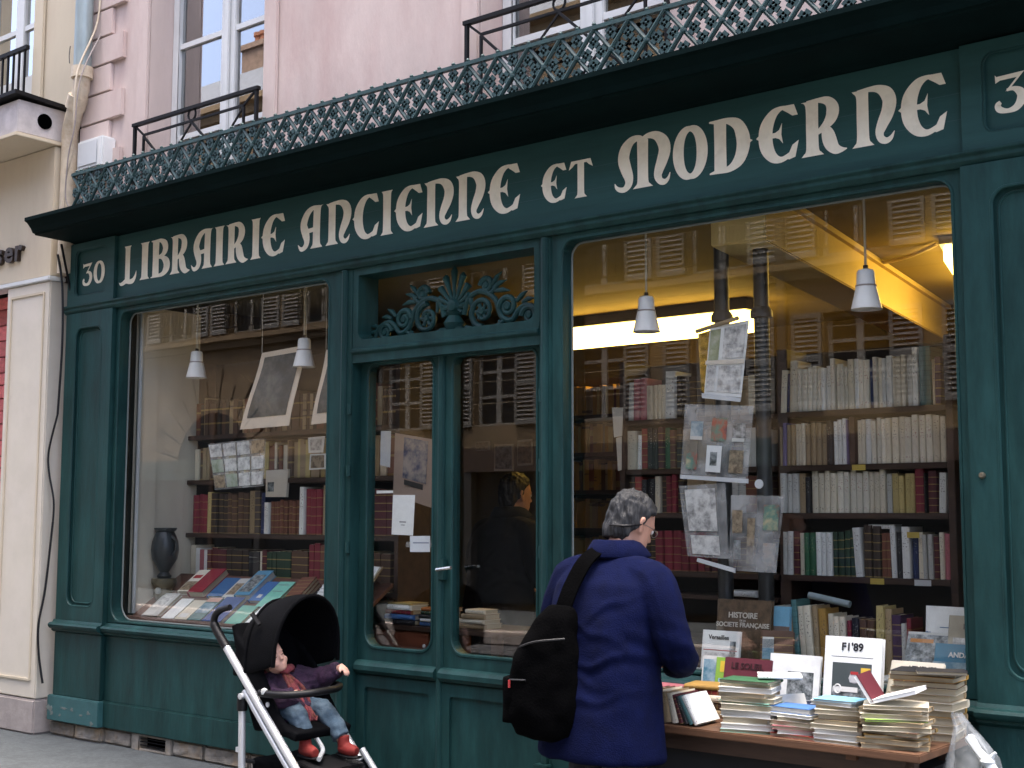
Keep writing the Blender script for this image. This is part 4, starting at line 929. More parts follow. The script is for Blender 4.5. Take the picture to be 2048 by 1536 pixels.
row([('pale grey', 2, .035, .215, 1), ('maroon', 1, .04, .22, 0), ('cream', 1, .03, .21, 0), ('green', 2, .03, .21, 0), ('white', 3, .035, .215, 0), ('dark green', 4, .036, .225, 0), ('white', 1, .05, .24, -3), ('dark brown', 2, .045, .25, 0), ('reddish brown', 2, .03, .22, 0), ('white', 1, .035, .245, -2), ('black', 1, .03, .22, 0), ('white', 1, .05, .245, 0), ('navy', 1, .035, .22, 0), ('cream', 1, .03, .22, 0), ('pale grey', 2, .03, .215, -1), ('maroon', 1, .03, .2, 0), ('cream', 1, .03, .22, 0), ('pink', 1, .03, .215, 0)], 5.04, 5.905, yb, SZ[3], pl, g, n_)
book('white', .022, .1, .13, (5.50, yb+.07, SZ[3]+.245), (rad(90), rad(90), rad(90)), 'white paperback lying flat on the dark green set, bottom shelf', g)
# --- left bookcase
yl = .62
c = thing('bookcase', 'dark wooden bookcase of leather bindings in the left display window', 'bookcase', (1.5, yl, 0))
for x in (-1.03, 1.1): MB().box(x, x+.035, -.02, .26, .02, 2.6).build('upright', dark_wood, c)
LZ = [1.375, 1.03, 1.745, 2.06]
for z in LZ: MB().box(-.994, 1.099, -.015, .26, z-.032, z-.001).build('shelf', dark_wood, c, bevel=.003)
MB().box(-1.0, 1.13, .262, .28, .02, 2.6).build('back_panel', mat('bookcase_back', (.03, .02, .014), .8), c)
g = 'leather bindings in the left-window bookcase'
row([('crimson', 3, .045, .27, 0), ('yellow', 1, .04, .285, 1), ('dark brown', 3, .045, .28, 0), ('brown', 4, .045, .275, 0), ('tan', 1, .05, .29, 0), ('dark brown', 1, .05, .285, 0), ('navy', 1, .035, .275, 0), ('white', 1, .04, .21, 0), ('reddish brown', 8, .032, .225, 0), ('white', 1, .04, .31, 0), ('crimson', 3, .045, .30, 0), ('tan', 2, .05, .315, 0), ('purple', 1, .05, .31, 0)], .60, 2.09, yl, LZ[0], 'on the upper shelf, left window', g)
row([('brown', 4, .06, .29, 0), ('maroon', 4, .06, .28, 0)], 2.1, 2.59, yl, LZ[0], '', g, mass='leather books on the upper shelf hidden by the left door post')
row([('cream', 1, .04, .26, 0), ('white', 1, .035, .24, 0), ('pink', 1, .035, .23, 0), ('white', 1, .035, .23, 0), ('maroon', 4, .045, .24, 0), ('dark brown', 4, .045, .24, 0), ('black', 2, .05, .22, 0), ('cream', 1, .022, .23, 0), ('maroon', 1, .04, .24, 0), ('dark green', 5, .04, .235, 0), ('brown', 3, .045, .24, 0), ('crimson', 2, .045, .285, 0), ('reddish brown', 2, .045, .28, 0), ('purple', 1, .04, .24, 0), ('white', 1, .035, .2, 0), ('red', 1, .05, .21, 0), ('brown', 5, .06, .24, 0)], .60, 2.59, yl, LZ[1], '', g, mass='dim row of mixed leather books on the lower shelf, left window')
def stuff_books(name, label, runs):
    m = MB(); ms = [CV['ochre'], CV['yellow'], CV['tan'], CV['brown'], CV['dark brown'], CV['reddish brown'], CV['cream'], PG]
    for (x0, x1, yf, z, hh, cols, d) in runs:
        x = x0
        while x < x1:
            w_ = random.uniform(.022, .05); m.cur = random.choice(cols)
            m.box(x, min(x+w_*.96, x1), yf+random.uniform(0, .02), yf+.17, z, z+hh*random.uniform(.85, 1.05)); x += w_
    o = m.build(name, ms, None, fix=False); tag(o, label, 'books'); return stuff(o)
stuff_books('old_books', 'rows of old tan volumes on the top shelves of the left bookcase', [(.60, 2.59, yl+.02, LZ[2], .25, [2, 3, 1, 6, 5, 2], .17), (.60, 2.59, yl+.02, LZ[3], .26, [3, 4, 5, 2, 3], .17)])
# --- deep bookcase, lit yellow by the fixture
c = thing('bookcase', 'yellow-lit bookcase at the back, left of the man\'s head', 'bookcase', (2.9, 2.75, 0))
for x in (-.75, .72): MB().box(x, x+.04, -.02, .26, .02, 2.55).build('upright', dark_wood, c)
DZ = [.55, .85, 1.13, 1.41, 1.69, 1.97, 2.25]
for z in DZ: MB().box(-.709, .719, -.015, .26, z-.03, z-.001).build('shelf', dark_wood, c)
MB().box(-.71, .72, .262, .28, .02, 2.55).build('back_panel', interior_wall, c)
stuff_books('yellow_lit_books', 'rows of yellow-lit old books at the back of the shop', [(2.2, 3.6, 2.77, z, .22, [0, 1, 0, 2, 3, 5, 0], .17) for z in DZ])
for x0, lab in ((.3, 'bookcase along the back wall, left of the shopkeeper'), (3.9, 'bookcase along the back wall behind the right bookcase'), (6.1, 'bookcase in the right back corner under the lit fixture')):
    c = thing('bookcase', lab, 'bookcase', (x0, 4.3, 0)); L_ = 1.5 if x0 < 1 else 2.0
    for x in (0, L_): MB().box(x, x+.04, -.02, .26, .02, 2.4).build('upright', dark_wood, c)
    for z in DZ[:6]: MB().box(.041, L_-.001, -.015, .26, z-.03, z-.001).build('shelf', dark_wood, c)
    stuff_books('back_books', 'rows of old books on the '+lab, [(x0+.05, x0+L_-.01, 4.32, z, .22, [0, 1, 2, 3, 5, 4], .17) for z in DZ[:6]])
# --- right edge: side bookcase lit yellow behind the frame
c = thing('bookcase', 'narrow yellow-lit shelves just inside the right window frame', 'bookcase', (5.98, 1.35, 0))
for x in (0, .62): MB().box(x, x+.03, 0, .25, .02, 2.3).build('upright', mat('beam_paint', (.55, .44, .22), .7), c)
for z in (.8, 1.1, 1.4, 1.7, 2.0): MB().box(.031, .619, 0, .25, z-.025, z).build('shelf', dark_wood, c)
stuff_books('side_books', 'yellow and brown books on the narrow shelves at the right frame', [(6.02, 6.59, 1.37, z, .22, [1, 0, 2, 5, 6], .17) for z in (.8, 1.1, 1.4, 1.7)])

# ------------------------------------------------------------------ left window: slanted display of books
t = thing('display_slope', 'sloping brown board carrying the books in the left window', 'board', (1.58, .13, .80))
sl_a = math.atan2(.30, .44)
rm = Matrix.Rotation(sl_a, 3, 'X')
MB().box(-1.0, 1.05, 0, .52, -.02, 0, rm, (0, 0, 0)).build('slope_board', brown_wood, t)
MB().box(-1.0, 1.05, .0, .015, -.05, .028).build('front_lip', brown_wood, t)
for x in (-.9, .9): MB().box(x, x+.04, .2, .40, -.2, .02).build('slope_bracket', dark_wood, t)
art = {}
def art_m(name, cols, sc=8):
    """blotchy printed picture"""
    key = 'print_'+name
    if key in _m: return _m[key]
    m = bpy.data.materials.new(key); _m[key] = m; m.use_nodes = True; T = m.node_tree; N = T.nodes; L = T.links; b = N['Principled BSDF']
    tc = N.new('ShaderNodeTexCoord'); n = N.new('ShaderNodeTexNoise'); n.inputs['Scale'].default_value = sc; n.inputs['Detail'].default_value = 8; n.inputs['Roughness'].default_value = .65; n.inputs['Distortion'].default_value = .0
    L.new(tc.outputs['Object'], n.inputs['Vector']); r_ = N.new('ShaderNodeValToRGB'); e = r_.color_ramp.elements
    while len(e) < len(cols): e.new(.5)
    for i, cc in enumerate(cols): e[i].position = .26+.42*i/(len(cols)-1); e[i].color = (*cc, 1)
    L.new(n.outputs['Fac'], r_.inputs[0]); L.new(r_.outputs[0], b.inputs['Base Color']); b.inputs['Roughness'].default_value = .5; return m
engr = art_m('engraving', [(.14, .14, .135), (.40, .39, .37), (.70, .69, .65), (.80, .79, .75)], 24)
sepia = art_m('sepia', [(.03, .02, .015), (.15, .11, .07), (.36, .28, .18), (.42, .34, .24)], 30)
photo_g = art_m('greyphoto', [(.012, .014, .015), (.05, .06, .06), (.25, .27, .27), (.5, .52, .52)], 30)
colour_a = art_m('colour', [(.02, .05, .1), (.4, .08, .05), (.1, .25, .2), (.6, .5, .3)], 10)
blue_a = art_m('bluephoto', [(.01, .03, .06), (.03, .14, .2), (.25, .35, .4), (.6, .65, .65)], 8)
ink = mat('black_ink', (.012, .012, .014), .6, .05); inkw = mat('white_ink', (.72, .72, .68), .6, .05); inkr = mat('red_ink', (.4, .03, .03), .6, .05); inky = mat('yellow_ink', (.7, .45, .05), .6, .05)
def lay(color, xc, s, w_, h_, th, ang, label, extra=None, pages=None):
    """a book lying face up on the slope: s = distance up the slope of its lower edge; local frame x right, y up the slope, z out"""
    base = Vector((1.58, .13, .80))+rm @ Vector((xc-1.58, s, .003))
    o = book(color, th, w_, h_, base, (0, 0, 0), label, 'books laid out on the slope in the left window', pages)
    # book axes: height(z)->up slope, depth(y)->x, thickness(x)->normal
    R = rm @ Matrix.Rotation(rad(ang), 3, 'Z') @ Matrix(((0, 1, 0), (0, 0, 1), (1, 0, 0)))
    o.rotation_euler = R.to_euler(); o.location = base+R @ Vector((th/2, 0, 0))
    e = part('cover', None) if False else None
    if extra:
        for kind, x0, x1, y0, y1, mm in extra:
            # printed patch on the cover, fractions of width/height
            q = MB().box((x0-.5)*w_, (x1-.5)*w_, y0*h_, y1*h_, 0, .0008).build('cover_'+kind, mm, o)
            q.matrix_parent_inverse = Matrix.Identity(4)
            q.matrix_basis = o.matrix_basis.inverted() if False else Matrix.Identity(4)
            loc = base+(rm @ Matrix.Rotation(rad(ang), 3, 'Z')) @ Vector((0, 0, th+.0006))
            wm = Matrix.Translation(loc) @ (rm @ Matrix.Rotation(rad(ang), 3, 'Z')).to_4x4()
            om = Matrix.LocRotScale(o.location, o.rotation_euler.to_quaternion(), o.scale)
            q.matrix_basis = Matrix.Identity(4); q.matrix_parent_inverse = om.inverted() @ wm
    return o
wt = mat('white_label', (.62, .62, .58), .7, .05)
lay('pale grey', .80, .03, .17, .24, .022, 3, 'grey book with a drawing, front left corner of the slope', [('picture', .15, .85, .35, .9, engr), ('strip', .12, .7, .05, .25, wt)])
lay('white', 1.00, .02, .13, .21, .018, 2, 'plain white booklet, second from the left, front row of the slope')
lay('cream', 1.14, .02, .13, .20, .02, 1, 'cream booklet next to the plain white one, front of the slope', [('label', .2, .8, .1, .3, wt)])
lay('teal', 1.28, .02, .14, .24, .022, 2, 'green illustrated book left of the dark blue book on the slope', [('picture', .05, .95, .3, .72, blue_a), ('strip', .05, .95, .78, .97, mat('salmon_label', (.55, .32, .25), .7))])
lay('navy', 1.46, .015, .19, .25, .028, 1, 'plain dark blue book in the middle of the front row', None).material_slots[0].material = mat('blue_cloth', (.03, .075, .22), .7, .08, 20, .1, 200)
lay('mint', 1.66, .01, .15, .19, .02, 1, 'small mint green booklet right of the dark blue book')
lay('white', 1.84, .01, .15, .22, .02, 0, 'white printed booklet right of the mint green booklet', [('text', .2, .8, .55, .65, mat('grey_ink', (.25, .25, .25), .7)), ('text', .3, .7, .2, .26, mat('grey_ink', (.25, .25, .25), .7))])
lay('tan', 2.03, .02, .19, .25, .03, -1, 'brown picture book at the right of the front row', [('picture', .1, .9, .15, .8, sepia)])
lay('cream', 2.25, .02, .18, .24, .02, 0, 'cream booklet lowest right on the slope, behind the pushchair hood')
lay('ivory', .88, .29, .13, .24, .03, 4, 'illustrated book leaning left of the crimson book, top row', [('picture', .1, .9, .05, .45, sepia), ('emblem', .2, .8, .6, .75, inkr)])
lay('crimson', 1.03, .27, .16, .26, .045, 3, 'plain crimson cloth book, top row of the slope').material_slots[0].material = mat('crimson_cloth', (.26, .015, .03), .7, .1, 20, .1, 200)
lay('blue', 1.22, .27, .16, .2, .02, 2, 'blue book with white lettering, right of the crimson book').material_slots[0].material = mat('mid_blue_cover', (.04, .13, .30), .6, .1, 20)
lay('pale grey', 1.36, .25, .12, .22, .02, 4, 'pale grey book with a brown figure, top row', [('picture', .2, .8, .2, .75, sepia)])
lay('sky blue', 1.51, .27, .15, .26, .045, 3, 'thick light blue book with a dark oval portrait, top row', [('picture', .15, .85, .12, .82, photo_g)]).material_slots[0].material = mat('soft_blue_cover', (.10, .28, .42), .6, .1, 20)
lay('blue', 1.64, .25, .12, .20, .02, 2, 'teal blue book with a white spot, behind the mint booklet', [('label', .45, .75, .15, .32, wt)])
lay('mint', 1.77, .2, .15, .26, .018, 2, 'large mint green cover in the middle of the slope', [('text', .15, .8, .85, .87, mat('grey_ink', (.25, .25, .25), .7)), ('text', .15, .8, .6, .62, mat('grey_ink', (.25, .25, .25), .7))])
lay('yellow', 1.92, .24, .09, .19, .015, 1, 'pale yellow booklet beside the red leather pile')
for i in range(4): lay('reddish brown', 2.05, .24, .13, .19, .022*(i+1), 4+i, f'reddish leather book lying on the slope, {nth(i+1)} from the bottom of its pile')
lay('black', 2.13, .22, .05, .24, .03, -4, 'narrow black book leaning beside the open white book')
# open book
t = thing('open_book', 'large open white book at the right end of the slope', 'book', Vector((2.36, .13, .80))+rm @ Vector((0, .26, .03)))
t.rotation_euler = (sl_a+.25, 0, rad(-6))
for sg in (-1, 1):
    m = MB(); n = 8; rows = []
    top = [(sg*.21*i/n, .024*math.sin(math.pi*min(1, i/n*1.15+.08))) for i in range(n+1)]
    vs = []; 
    for y in (0, .29):
        for x, z in top: vs.append((x, y, z+.004))
        for x, z in reversed(top): vs.append((x, y, -.006))
    k = 2*(n+1)
    m.add(vs, [(j, (j+1) % k, (j+1) % k+k, j+k) for j in range(k)]+[tuple(range(k)), tuple(range(k, 2*k))]); m.build('page_block', mat('white_paper', (.82, .83, .80), .8, .05, 30), t, True)
    for i in range(9):
        yy = .03+i*.026
        MB().box(min(sg*.03, sg*.18), max(sg*.03, sg*.18), yy, yy+.006, .0275 if i % 3 else .0276, .0282).build('text_line', mat('pale_ink', (.5, .5, .48), .8), t)
MB().box(-.22, .22, -.006, .3, -.014, -.0065).build('cover', CV['tan'], t)
# urn on the left
t = thing('urn', 'dark blue-grey urn on a carved pedestal beside the cream side board', 'urn', (.66, .36, .80))
MB().lathe([(.0, .27), (.045, .27), (.05, .285), (.03, .31), (.05, .345), (.085, .40), (.095, .46), (.088, .52), (.07, .565), (.06, .585), (.075, .60), (.078, .612), (.06, .612), (.05, .58), (0, .57)], 20).build('vessel', mat('urn_glaze', (.016, .022, .026), .35, .4, 10), t, True)
MB().lathe([(.0, .0), (.09, .0), (.09, .03), (.06, .05), (.055, .13), (.07, .16), (.06, .2), (.085, .235), (.085, .268), (0, .268)], 16).build('pedestal', mat('pedestal_bronze', (.10, .085, .05), .5, .5, 14), t, True)
for sg in (-1, 1): MB().tube([(sg*.08, 0, .42), (sg*.125, 0, .46), (sg*.12, 0, .53), (sg*.075, 0, .555)], .01, 6).build('handle', mat('urn_glaze', (.055, .07, .085), .35), t, True)
m = MB(); m.lathe([(.0, -.02), (.018, -.016), (.024, 0), (.018, .02), (0, .028)], 10, (.02, -.062, .185)); m.build('mask_relief', mat('pale_mask', (.35, .36, .33), .5), t, True)
# ------------------------------------------------------------------ prints and cards hanging in the windows
def sheet_mat():
    if 'clear_sleeve' in _m: return _m['clear_sleeve']
    m = bpy.data.materials.new('clear_sleeve'); _m['clear_sleeve'] = m; m.use_nodes = True; T = m.node_tree; N = T.nodes; L = T.links; b = N['Principled BSDF']
    b.inputs['Base Color'].default_value = (.62, .62, .6, 1); b.inputs['Roughness'].default_value = .18
    tr = N.new('ShaderNodeBsdfTransparent'); mx = N.new('ShaderNodeMixShader'); mx.inputs[0].default_value = .26
    n = N.new('ShaderNodeTexNoise'); n.inputs['Scale'].default_value = 9; tc = N.new('ShaderNodeTexCoord'); L.new(tc.outputs['Object'], n.inputs['Vector'])
    mr = N.new('ShaderNodeMapRange'); mr.inputs['From Min'].default_value = .35; mr.inputs['From Max'].default_value = .7; mr.inputs['To Min'].default_value = .10; mr.inputs['To Max'].default_value = .5; L.new(n.outputs['Fac'], mr.inputs[0]); L.new(mr.outputs[0], mx.inputs[0])
    L.new(tr.outputs[0], mx.inputs[1]); L.new(b.outputs[0], mx.inputs[2]); L.new(mx.outputs[0], N['Material Output'].inputs[0]); return m
SLV = sheet_mat()
paper_m = mat('white_paper', (.82, .83, .80), .8, .05, 30); card_m = mat('cream_card', (.70, .63, .52), .8, .06, 10)
def sheet(name, corners, m, parent=None, th=.003, bow=0., off=0.):
    """thin bowed sheet through four corners (tl, tr, br, bl)"""
    tl, tr, br, bl = [Vector(c) for c in corners]; n = 6; mb = MB(); vs = []
    nrm = (tr-tl).cross(bl-tl).normalized()
    if nrm.y > 0: nrm = -nrm
    for s_ in (0, 1):
        for i in range(n+1):
            v = i/n
            for j in range(2):
                p = (tl.lerp(tr, j)).lerp(bl.lerp(br, j), v)
                vs.append(p+nrm*(off+bow*math.sin(math.pi*v*.5)**2)-nrm*th*s_)
    k = (n+1)*2; fs = []
    for i in range(n):
        a = i*2; fs += [(a, a+1, a+3, a+2), (k+a, k+a+2, k+a+3, k+a+1), (a, a+2, k+a+2, k+a), (a+1, k+a+1, k+a+3, a+3)]
    fs += [(0, k, k+1, 1), (2*n, 2*n+1, k+2*n+1, k+2*n)]
    mb.add(vs, fs); return mb.build(name, m, parent, 'all' if 0 else True)
def sub(c, u0, u1, v0, v1):
    tl, tr, br, bl = [Vector(q) for q in c]; f = lambda u, v: tl.lerp(tr, u).lerp(bl.lerp(br, u), v)
    return [f(u0, v0), f(u1, v0), f(u1, v1), f(u0, v1)]
def corners(y, *uv): return [at(u, v, y) for u, v in uv]
yh = .36
t = thing('hanging_prints', 'folded sleeve of engravings hanging from a rod high in the right window', 'prints')
c1 = corners(yh, (1420, 655), (1498, 640), (1482, 795), (1408, 788))
a_, b_ = at(1393, 663, yh+.02), at(1476, 636, yh-.02)
MB().tube([a_, b_], .011, 8).build('rod', mat('bamboo', (.35, .26, .15), .5), t, True)
sheet('backing', c1, paper_m, t); 
sheet('engraving', sub(c1, .40, .95, .05, .48), engr, t, .002, 0, .004); sheet('engraving', sub(c1, .34, .95, .58, .95), engr, t, .002, 0, .004); sheet('engraving', sub(c1, .04, .30, .05, .5), art_m('tinted', [(.2, .15, .08), (.35, .38, .22), (.6, .58, .45)], 12), t, .002, 0, .004); sheet('engraving', sub(c1, .04, .27, .58, .95), engr, t, .002, 0, .004)
sheet('gold_foil', corners(yh+.03, (1396, 668), (1422, 660), (1412, 792), (1402, 780)), mat('gold_foil', (.6, .42, .1), .2, .5, 30, .6, 40, metal=.8), t)
sheet('tape_strip', sub(c1, -.02, 1.0, .50, .56), card_m, t, .002, 0, .006); sheet('bottom_strip', corners(yh-.01, (1403, 786), (1482, 796), (1480, 804), (1404, 796)), white_p, t)
t = thing('card_sheet', 'clear sheet of six small picture cards with a white bottom rail, right window', 'prints')
c2 = corners(yh, (1370, 808), (1507, 812), (1495, 958), (1361, 948)); sheet('sleeve', c2, SLV, t)
sheet('bottom_rail', corners(yh-.004, (1360, 949), (1496, 958), (1496, 967), (1360, 957)), white_p, t, .006)
for (u0, u1, v0, v1, mm) in ((.12, .30, .24, .50, blue_a), (.43, .65, .18, .50, colour_a), (.74, .92, .24, .50, photo_g), (.08, .24, .68, .92, colour_a), (.38, .60, .57, .94, paper_m), (.72, .92, .62, .93, sepia)):
    q = sheet('card', sub(c2, u0, u1, v0, v1), mm, t, .002, 0, .005)
    if mm in (blue_a, photo_g): sheet('card_caption', sub(c2, u0, u1, v1-.05, v1), wt, t, .001, 0, .0065)
sheet('oval_print', sub(c2, .44, .54, .66, .85), photo_g, t, .001, 0, .007)
t = thing('print_sheet', 'sheet of grey landscape engravings hanging right of the man\'s head', 'prints')
c3 = corners(yh, (1358, 972), (1450, 966), (1458, 1118), (1375, 1112)); sheet('sleeve', c3, SLV, t)
sheet('engraving', sub(c3, .12, .78, .06, .64), engr, t, .002, 0, .004); sheet('engraving', sub(c3, .14, .8, .70, .96), engr, t, .002, 0, .004)
sheet('bottom_rail', corners(yh-.01, (1395, 1116), (1470, 1137), (1470, 1146), (1393, 1123)), white_p, t, .006)
t = thing('card_sheet', 'clear curling sheet of costume cards hanging below the white disc', 'prints')
c4 = corners(yh+.02, (1462, 990), (1568, 992), (1556, 1146), (1462, 1140)); sheet('sleeve', c4, SLV, t, .003, .02)
for (u0, u1, v0, v1, mm) in ((.66, .95, .12, .45, colour_a), (.68, .93, .62, .92, art_m('figure', [(.5, .25, .08), (.5, .45, .4), (.1, .2, .22)], 16)), (.05, .25, .2, .5, sepia), (.08, .22, .6, .85, photo_g), (.35, .5, .3, .9, sepia)): sheet('card', sub(c4, u0, u1, v0, v1), mm, t, .002, .0, .012)
p_ = at(1518, 968, yh); tag(MB().tube([p_+Vector((0, .004, 0)), p_-Vector((0, .002, 0))], .022, 20).build('white_disc', white_p, None, True), 'small round white disc hanging above the costume cards', 'disc')
t = thing('price_card', 'pale card standing at the left end of the right bookcase', 'card')
c5 = corners(.86, (1224, 815), (1246, 815), (1244, 872), (1228, 875)); sheet('card', c5, card_m, t); sheet('card_fold', corners(.87, (1232, 876), (1243, 873), (1243, 940), (1236, 942)), card_m, t)
# left window
for k, (uv, lab) in enumerate(([[(524, 706), (612, 690), (590, 852), (492, 860)], 'large cream mounted print hanging at an angle in the left window'], [[(652, 700), (740, 684), (725, 840), (634, 850)], 'second cream mounted print, half hidden by the left door post'])):
    t = thing('mounted_print', lab, 'print', (0, 0, 0), 0, 'mounted prints in the left window'); c = corners(.30, *uv)
    sheet('mount', c, mat('cream_mount', (.66, .56, .44), .8, .08, 6), t, .003, .05); sheet('picture', sub(c, .10, .90, .07, .86), art_m('darkprint', [(.015, .02, .02), (.04, .05, .05), (.12, .13, .12)], 9), t, .002, .046, .004)
    for q in (0, 1): MB().tube([c[q], Vector((c[q].x, c[q].y, 2.93))], .002, 4).build('thread', card_m, t)
t = thing('postcard_rack', 'sheet of old postcards in four columns in the left window', 'postcards')
c = corners(.34, (416, 888), (531, 876), (527, 972), (430, 980)); sheet('sleeve', c, SLV, t)
for i in range(4):
    for j in range(3): sheet('postcard', sub(c, .02+.25*i, .235+.25*i, .03+.33*j, .30+.33*j), [engr, engr, art_m('greencard', [(.1, .14, .06), (.35, .4, .3), (.55, .55, .5)], 12), engr, sepia][(i*3+j*2) % 5], t, .002, 0, .004)
t = thing('picture_book', 'pale picture book standing on the leather bindings, left window', 'book')
c = corners(.60, (532, 941), (576, 938), (572, 994), (531, 994)); sheet('cover', c, card_m, t, .02); sheet('picture', sub(c, .1, .4, .45, .8), photo_g, t, .002, 0, .003)
t = thing('white_cards', 'white picture cards propped on the shelf beside the left door post', 'card')
c = corners(.58, (616, 875), (650, 872), (646, 905), (617, 906)); sheet('card', c, paper_m, t); sheet('picture', sub(c, .15, .85, .15, .85), engr, t, .001, 0, .002)
c = corners(.58, (620, 908), (652, 907), (652, 938), (618, 940)); sheet('card', c, paper_m, t); sheet('picture', sub(c, .1, .9, .1, .9), sepia, t, .001, 0, .002)
# --- notices and prints on the door
t = thing('door_notice', 'tall white notice taped inside the left door pane', 'notice'); c = corners(.104, (786, 990), (830, 990), (826, 1071), (783, 1069)); sheet('paper', c, paper_m, t, .001)
sheet('text_line', sub(c, .35, .65, .66, .69), mat('grey_ink', (.25, .25, .25), .7), t, .0005, 0, .0008); sheet('text_line', sub(c, .42, .6, .74, .76), mat('grey_ink', (.25, .25, .25), .7), t, .0005, 0, .0008)
t = thing('door_notice', 'small white card taped inside the left door pane', 'notice'); c = corners(.104, (820, 1072), (860, 1072), (860, 1104), (820, 1104)); sheet('paper', c, mat('bright_paper', (.74, .77, .8), .7, .03), t, .001)
sheet('text_line', sub(c, .15, .95, .38, .47), mat('blue_grey_ink', (.3, .33, .4), .7), t, .0005, 0, .0008); sheet('tape', sub(c, -.2, 0, .35, .7), SLV, t, .0005, 0, .001); sheet('tape', sub(c, 1., 1.2, .35, .7), SLV, t, .0005, 0, .001)
t = thing('door_strip', 'short white strip stuck on the left door pane', 'notice'); sheet('strip', corners(.104, (753, 981), (786, 981), (786, 986), (753, 987)), paper_m, t, .001)
t = thing('hanging_print', 'dark theatre print on a brown mount hanging behind the left door pane', 'print'); c = corners(.26, (790, 866), (873, 880), (864, 1016), (786, 990)); sheet('mount', c, mat('brown_mount', (.34, .25, .19), .8, .08, 6), t, .003)
sheet('picture', sub(c, .24, .82, .04, .68), art_m('bluetheatre', [(.02, .025, .05), (.06, .07, .12), (.25, .22, .2), (.35, .3, .25)], 14), t, .002, 0, .004); sheet('caption', sub(c, .28, .75, .70, .78), shop_dark, t, .002, 0, .004)
t = thing('white_poster', 'narrow white poster hanging at the left edge of the left door pane', 'poster'); sheet('paper', corners(.3, (762, 862), (782, 862), (780, 935), (760, 930)), paper_m, t, .001)
for i, (uv, mm, lab) in enumerate(([[(988, 888), (1027, 888), (1027, 942), (988, 942)], photo_g, 'dark square print on the back wall seen through the right door pane'], [[(1034, 880), (1065, 878), (1065, 930), (1034, 932)], sepia, 'sepia print on the back wall near the right door jamb'], [[(950, 884), (980, 882), (980, 900), (950, 902)], sepia, 'small low print on the back wall above the shopkeeper'])):
    t = thing('wall_print', lab, 'print', (0, 0, 0), 0, 'prints on the back wall'); c = corners(2.70 if i else 2.69, *uv); sheet('mount', c, card_m, t, .004); sheet('picture', sub(c, .08, .92, .08, .92), mm, t, .002, 0, .003)
struct(MB().box(.09, 2.14, 2.74, 2.80, .02, ZC).build('shop_partition', mat('ochre_partition', (.16, .11, .045), .85, .15, 3)))
# --- table inside the door
t = thing('shop_table', 'dark wooden table with a red-brown drawer box behind the door panes', 'table', (2.95, .72, .02))
MB().box(-.55, .55, -.2, .25, .80, .83).build('table_top', dark_wood, t, bevel=.004)
for x in (-.5, .46):
    for y in (-.17, .2): MB().box(x, x+.05, y, y+.05, 0, .799).build('leg', dark_wood, t)
MB().box(-.5, .0, -.19, .2, .58, .798).build('drawer_box', mat('red_wood', (.16, .05, .025), .45, .3, 6, stretch=(.3, 3, 3)), t, bevel=.004)
for zz in (.64, .72): MB().lathe([(0, -.012), (.012, -.01), (.012, .0), (0, .004)], 8).build('knob', white_p, t, True).matrix_local = Matrix.Translation((-.03, -.195, zz)) @ Matrix.Rotation(rad(90), 4, 'X')
def flat(color, w_, d, th, loc, ang, label, group, pages=None, m=None):
    """book lying flat, spine to the front at ang=0; w_ along x, d along y"""
    o = book(color, th, d, w_, loc, (0, 0, 0), label, group, pages, m)
    R = Matrix.Rotation(rad(ang), 3, 'Z') @ Matrix(((0, 0, -1), (0, 1, 0), (1, 0, 0)))
    o.rotation_euler = R.to_euler(); o.location = Vector(loc)+R @ Vector((th/2, 0, 0))+(Matrix.Rotation(rad(ang), 3, 'Z') @ Vector((w_/2, 0, 0)))
    return o
def stack(x, y, z, items, where, group, ang0=0, jit=6):
    n = len(items)
    for i, (c, w_, d, th, *r_) in enumerate(items):
        a = ang0+random.uniform(-jit, jit)+(r_[0] if r_ else 0)
        flat(c, w_, d, th*.98, (x+random.uniform(-.008, .008), y+random.uniform(-.008, .008), z), a, f'{c} book, {nth(i+1)} from the bottom of the {where}', group); z += th
    return z
g = 'books stacked on the table inside the door'
stack(2.70, .62, .852, [('black', .24, .17, .03), ('blue', .23, .16, .03), ('crimson', .22, .16, .026), ('white', .21, .15, .03), ('yellow', .2, .15, .012)], 'left stack inside the door', g)
stack(2.95, .64, .852, [('blue', .2, .15, .025), ('white', .19, .15, .02), ('black', .2, .15, .022), ('dark green', .19, .15, .02), ('orange', .2, .15, .02)], 'middle stack inside the door', g)
stack(3.24, .66, .852, [('tan', .2, .16, .03), ('cream', .2, .15, .025), ('tan', .17, .15, .03), ('cream', .15, .12, .025)], 'right stack inside the door', g)
t = thing('picture_card', 'small coloured picture standing on the books inside the door', 'picture'); c = corners(.78, (752, 1165), (792, 1162), (792, 1205), (752, 1206)); sheet('backing', c, card_m, t, .01); sheet('picture', sub(c, .1, .9, .1, .9), colour_a, t, .002, 0, .003)

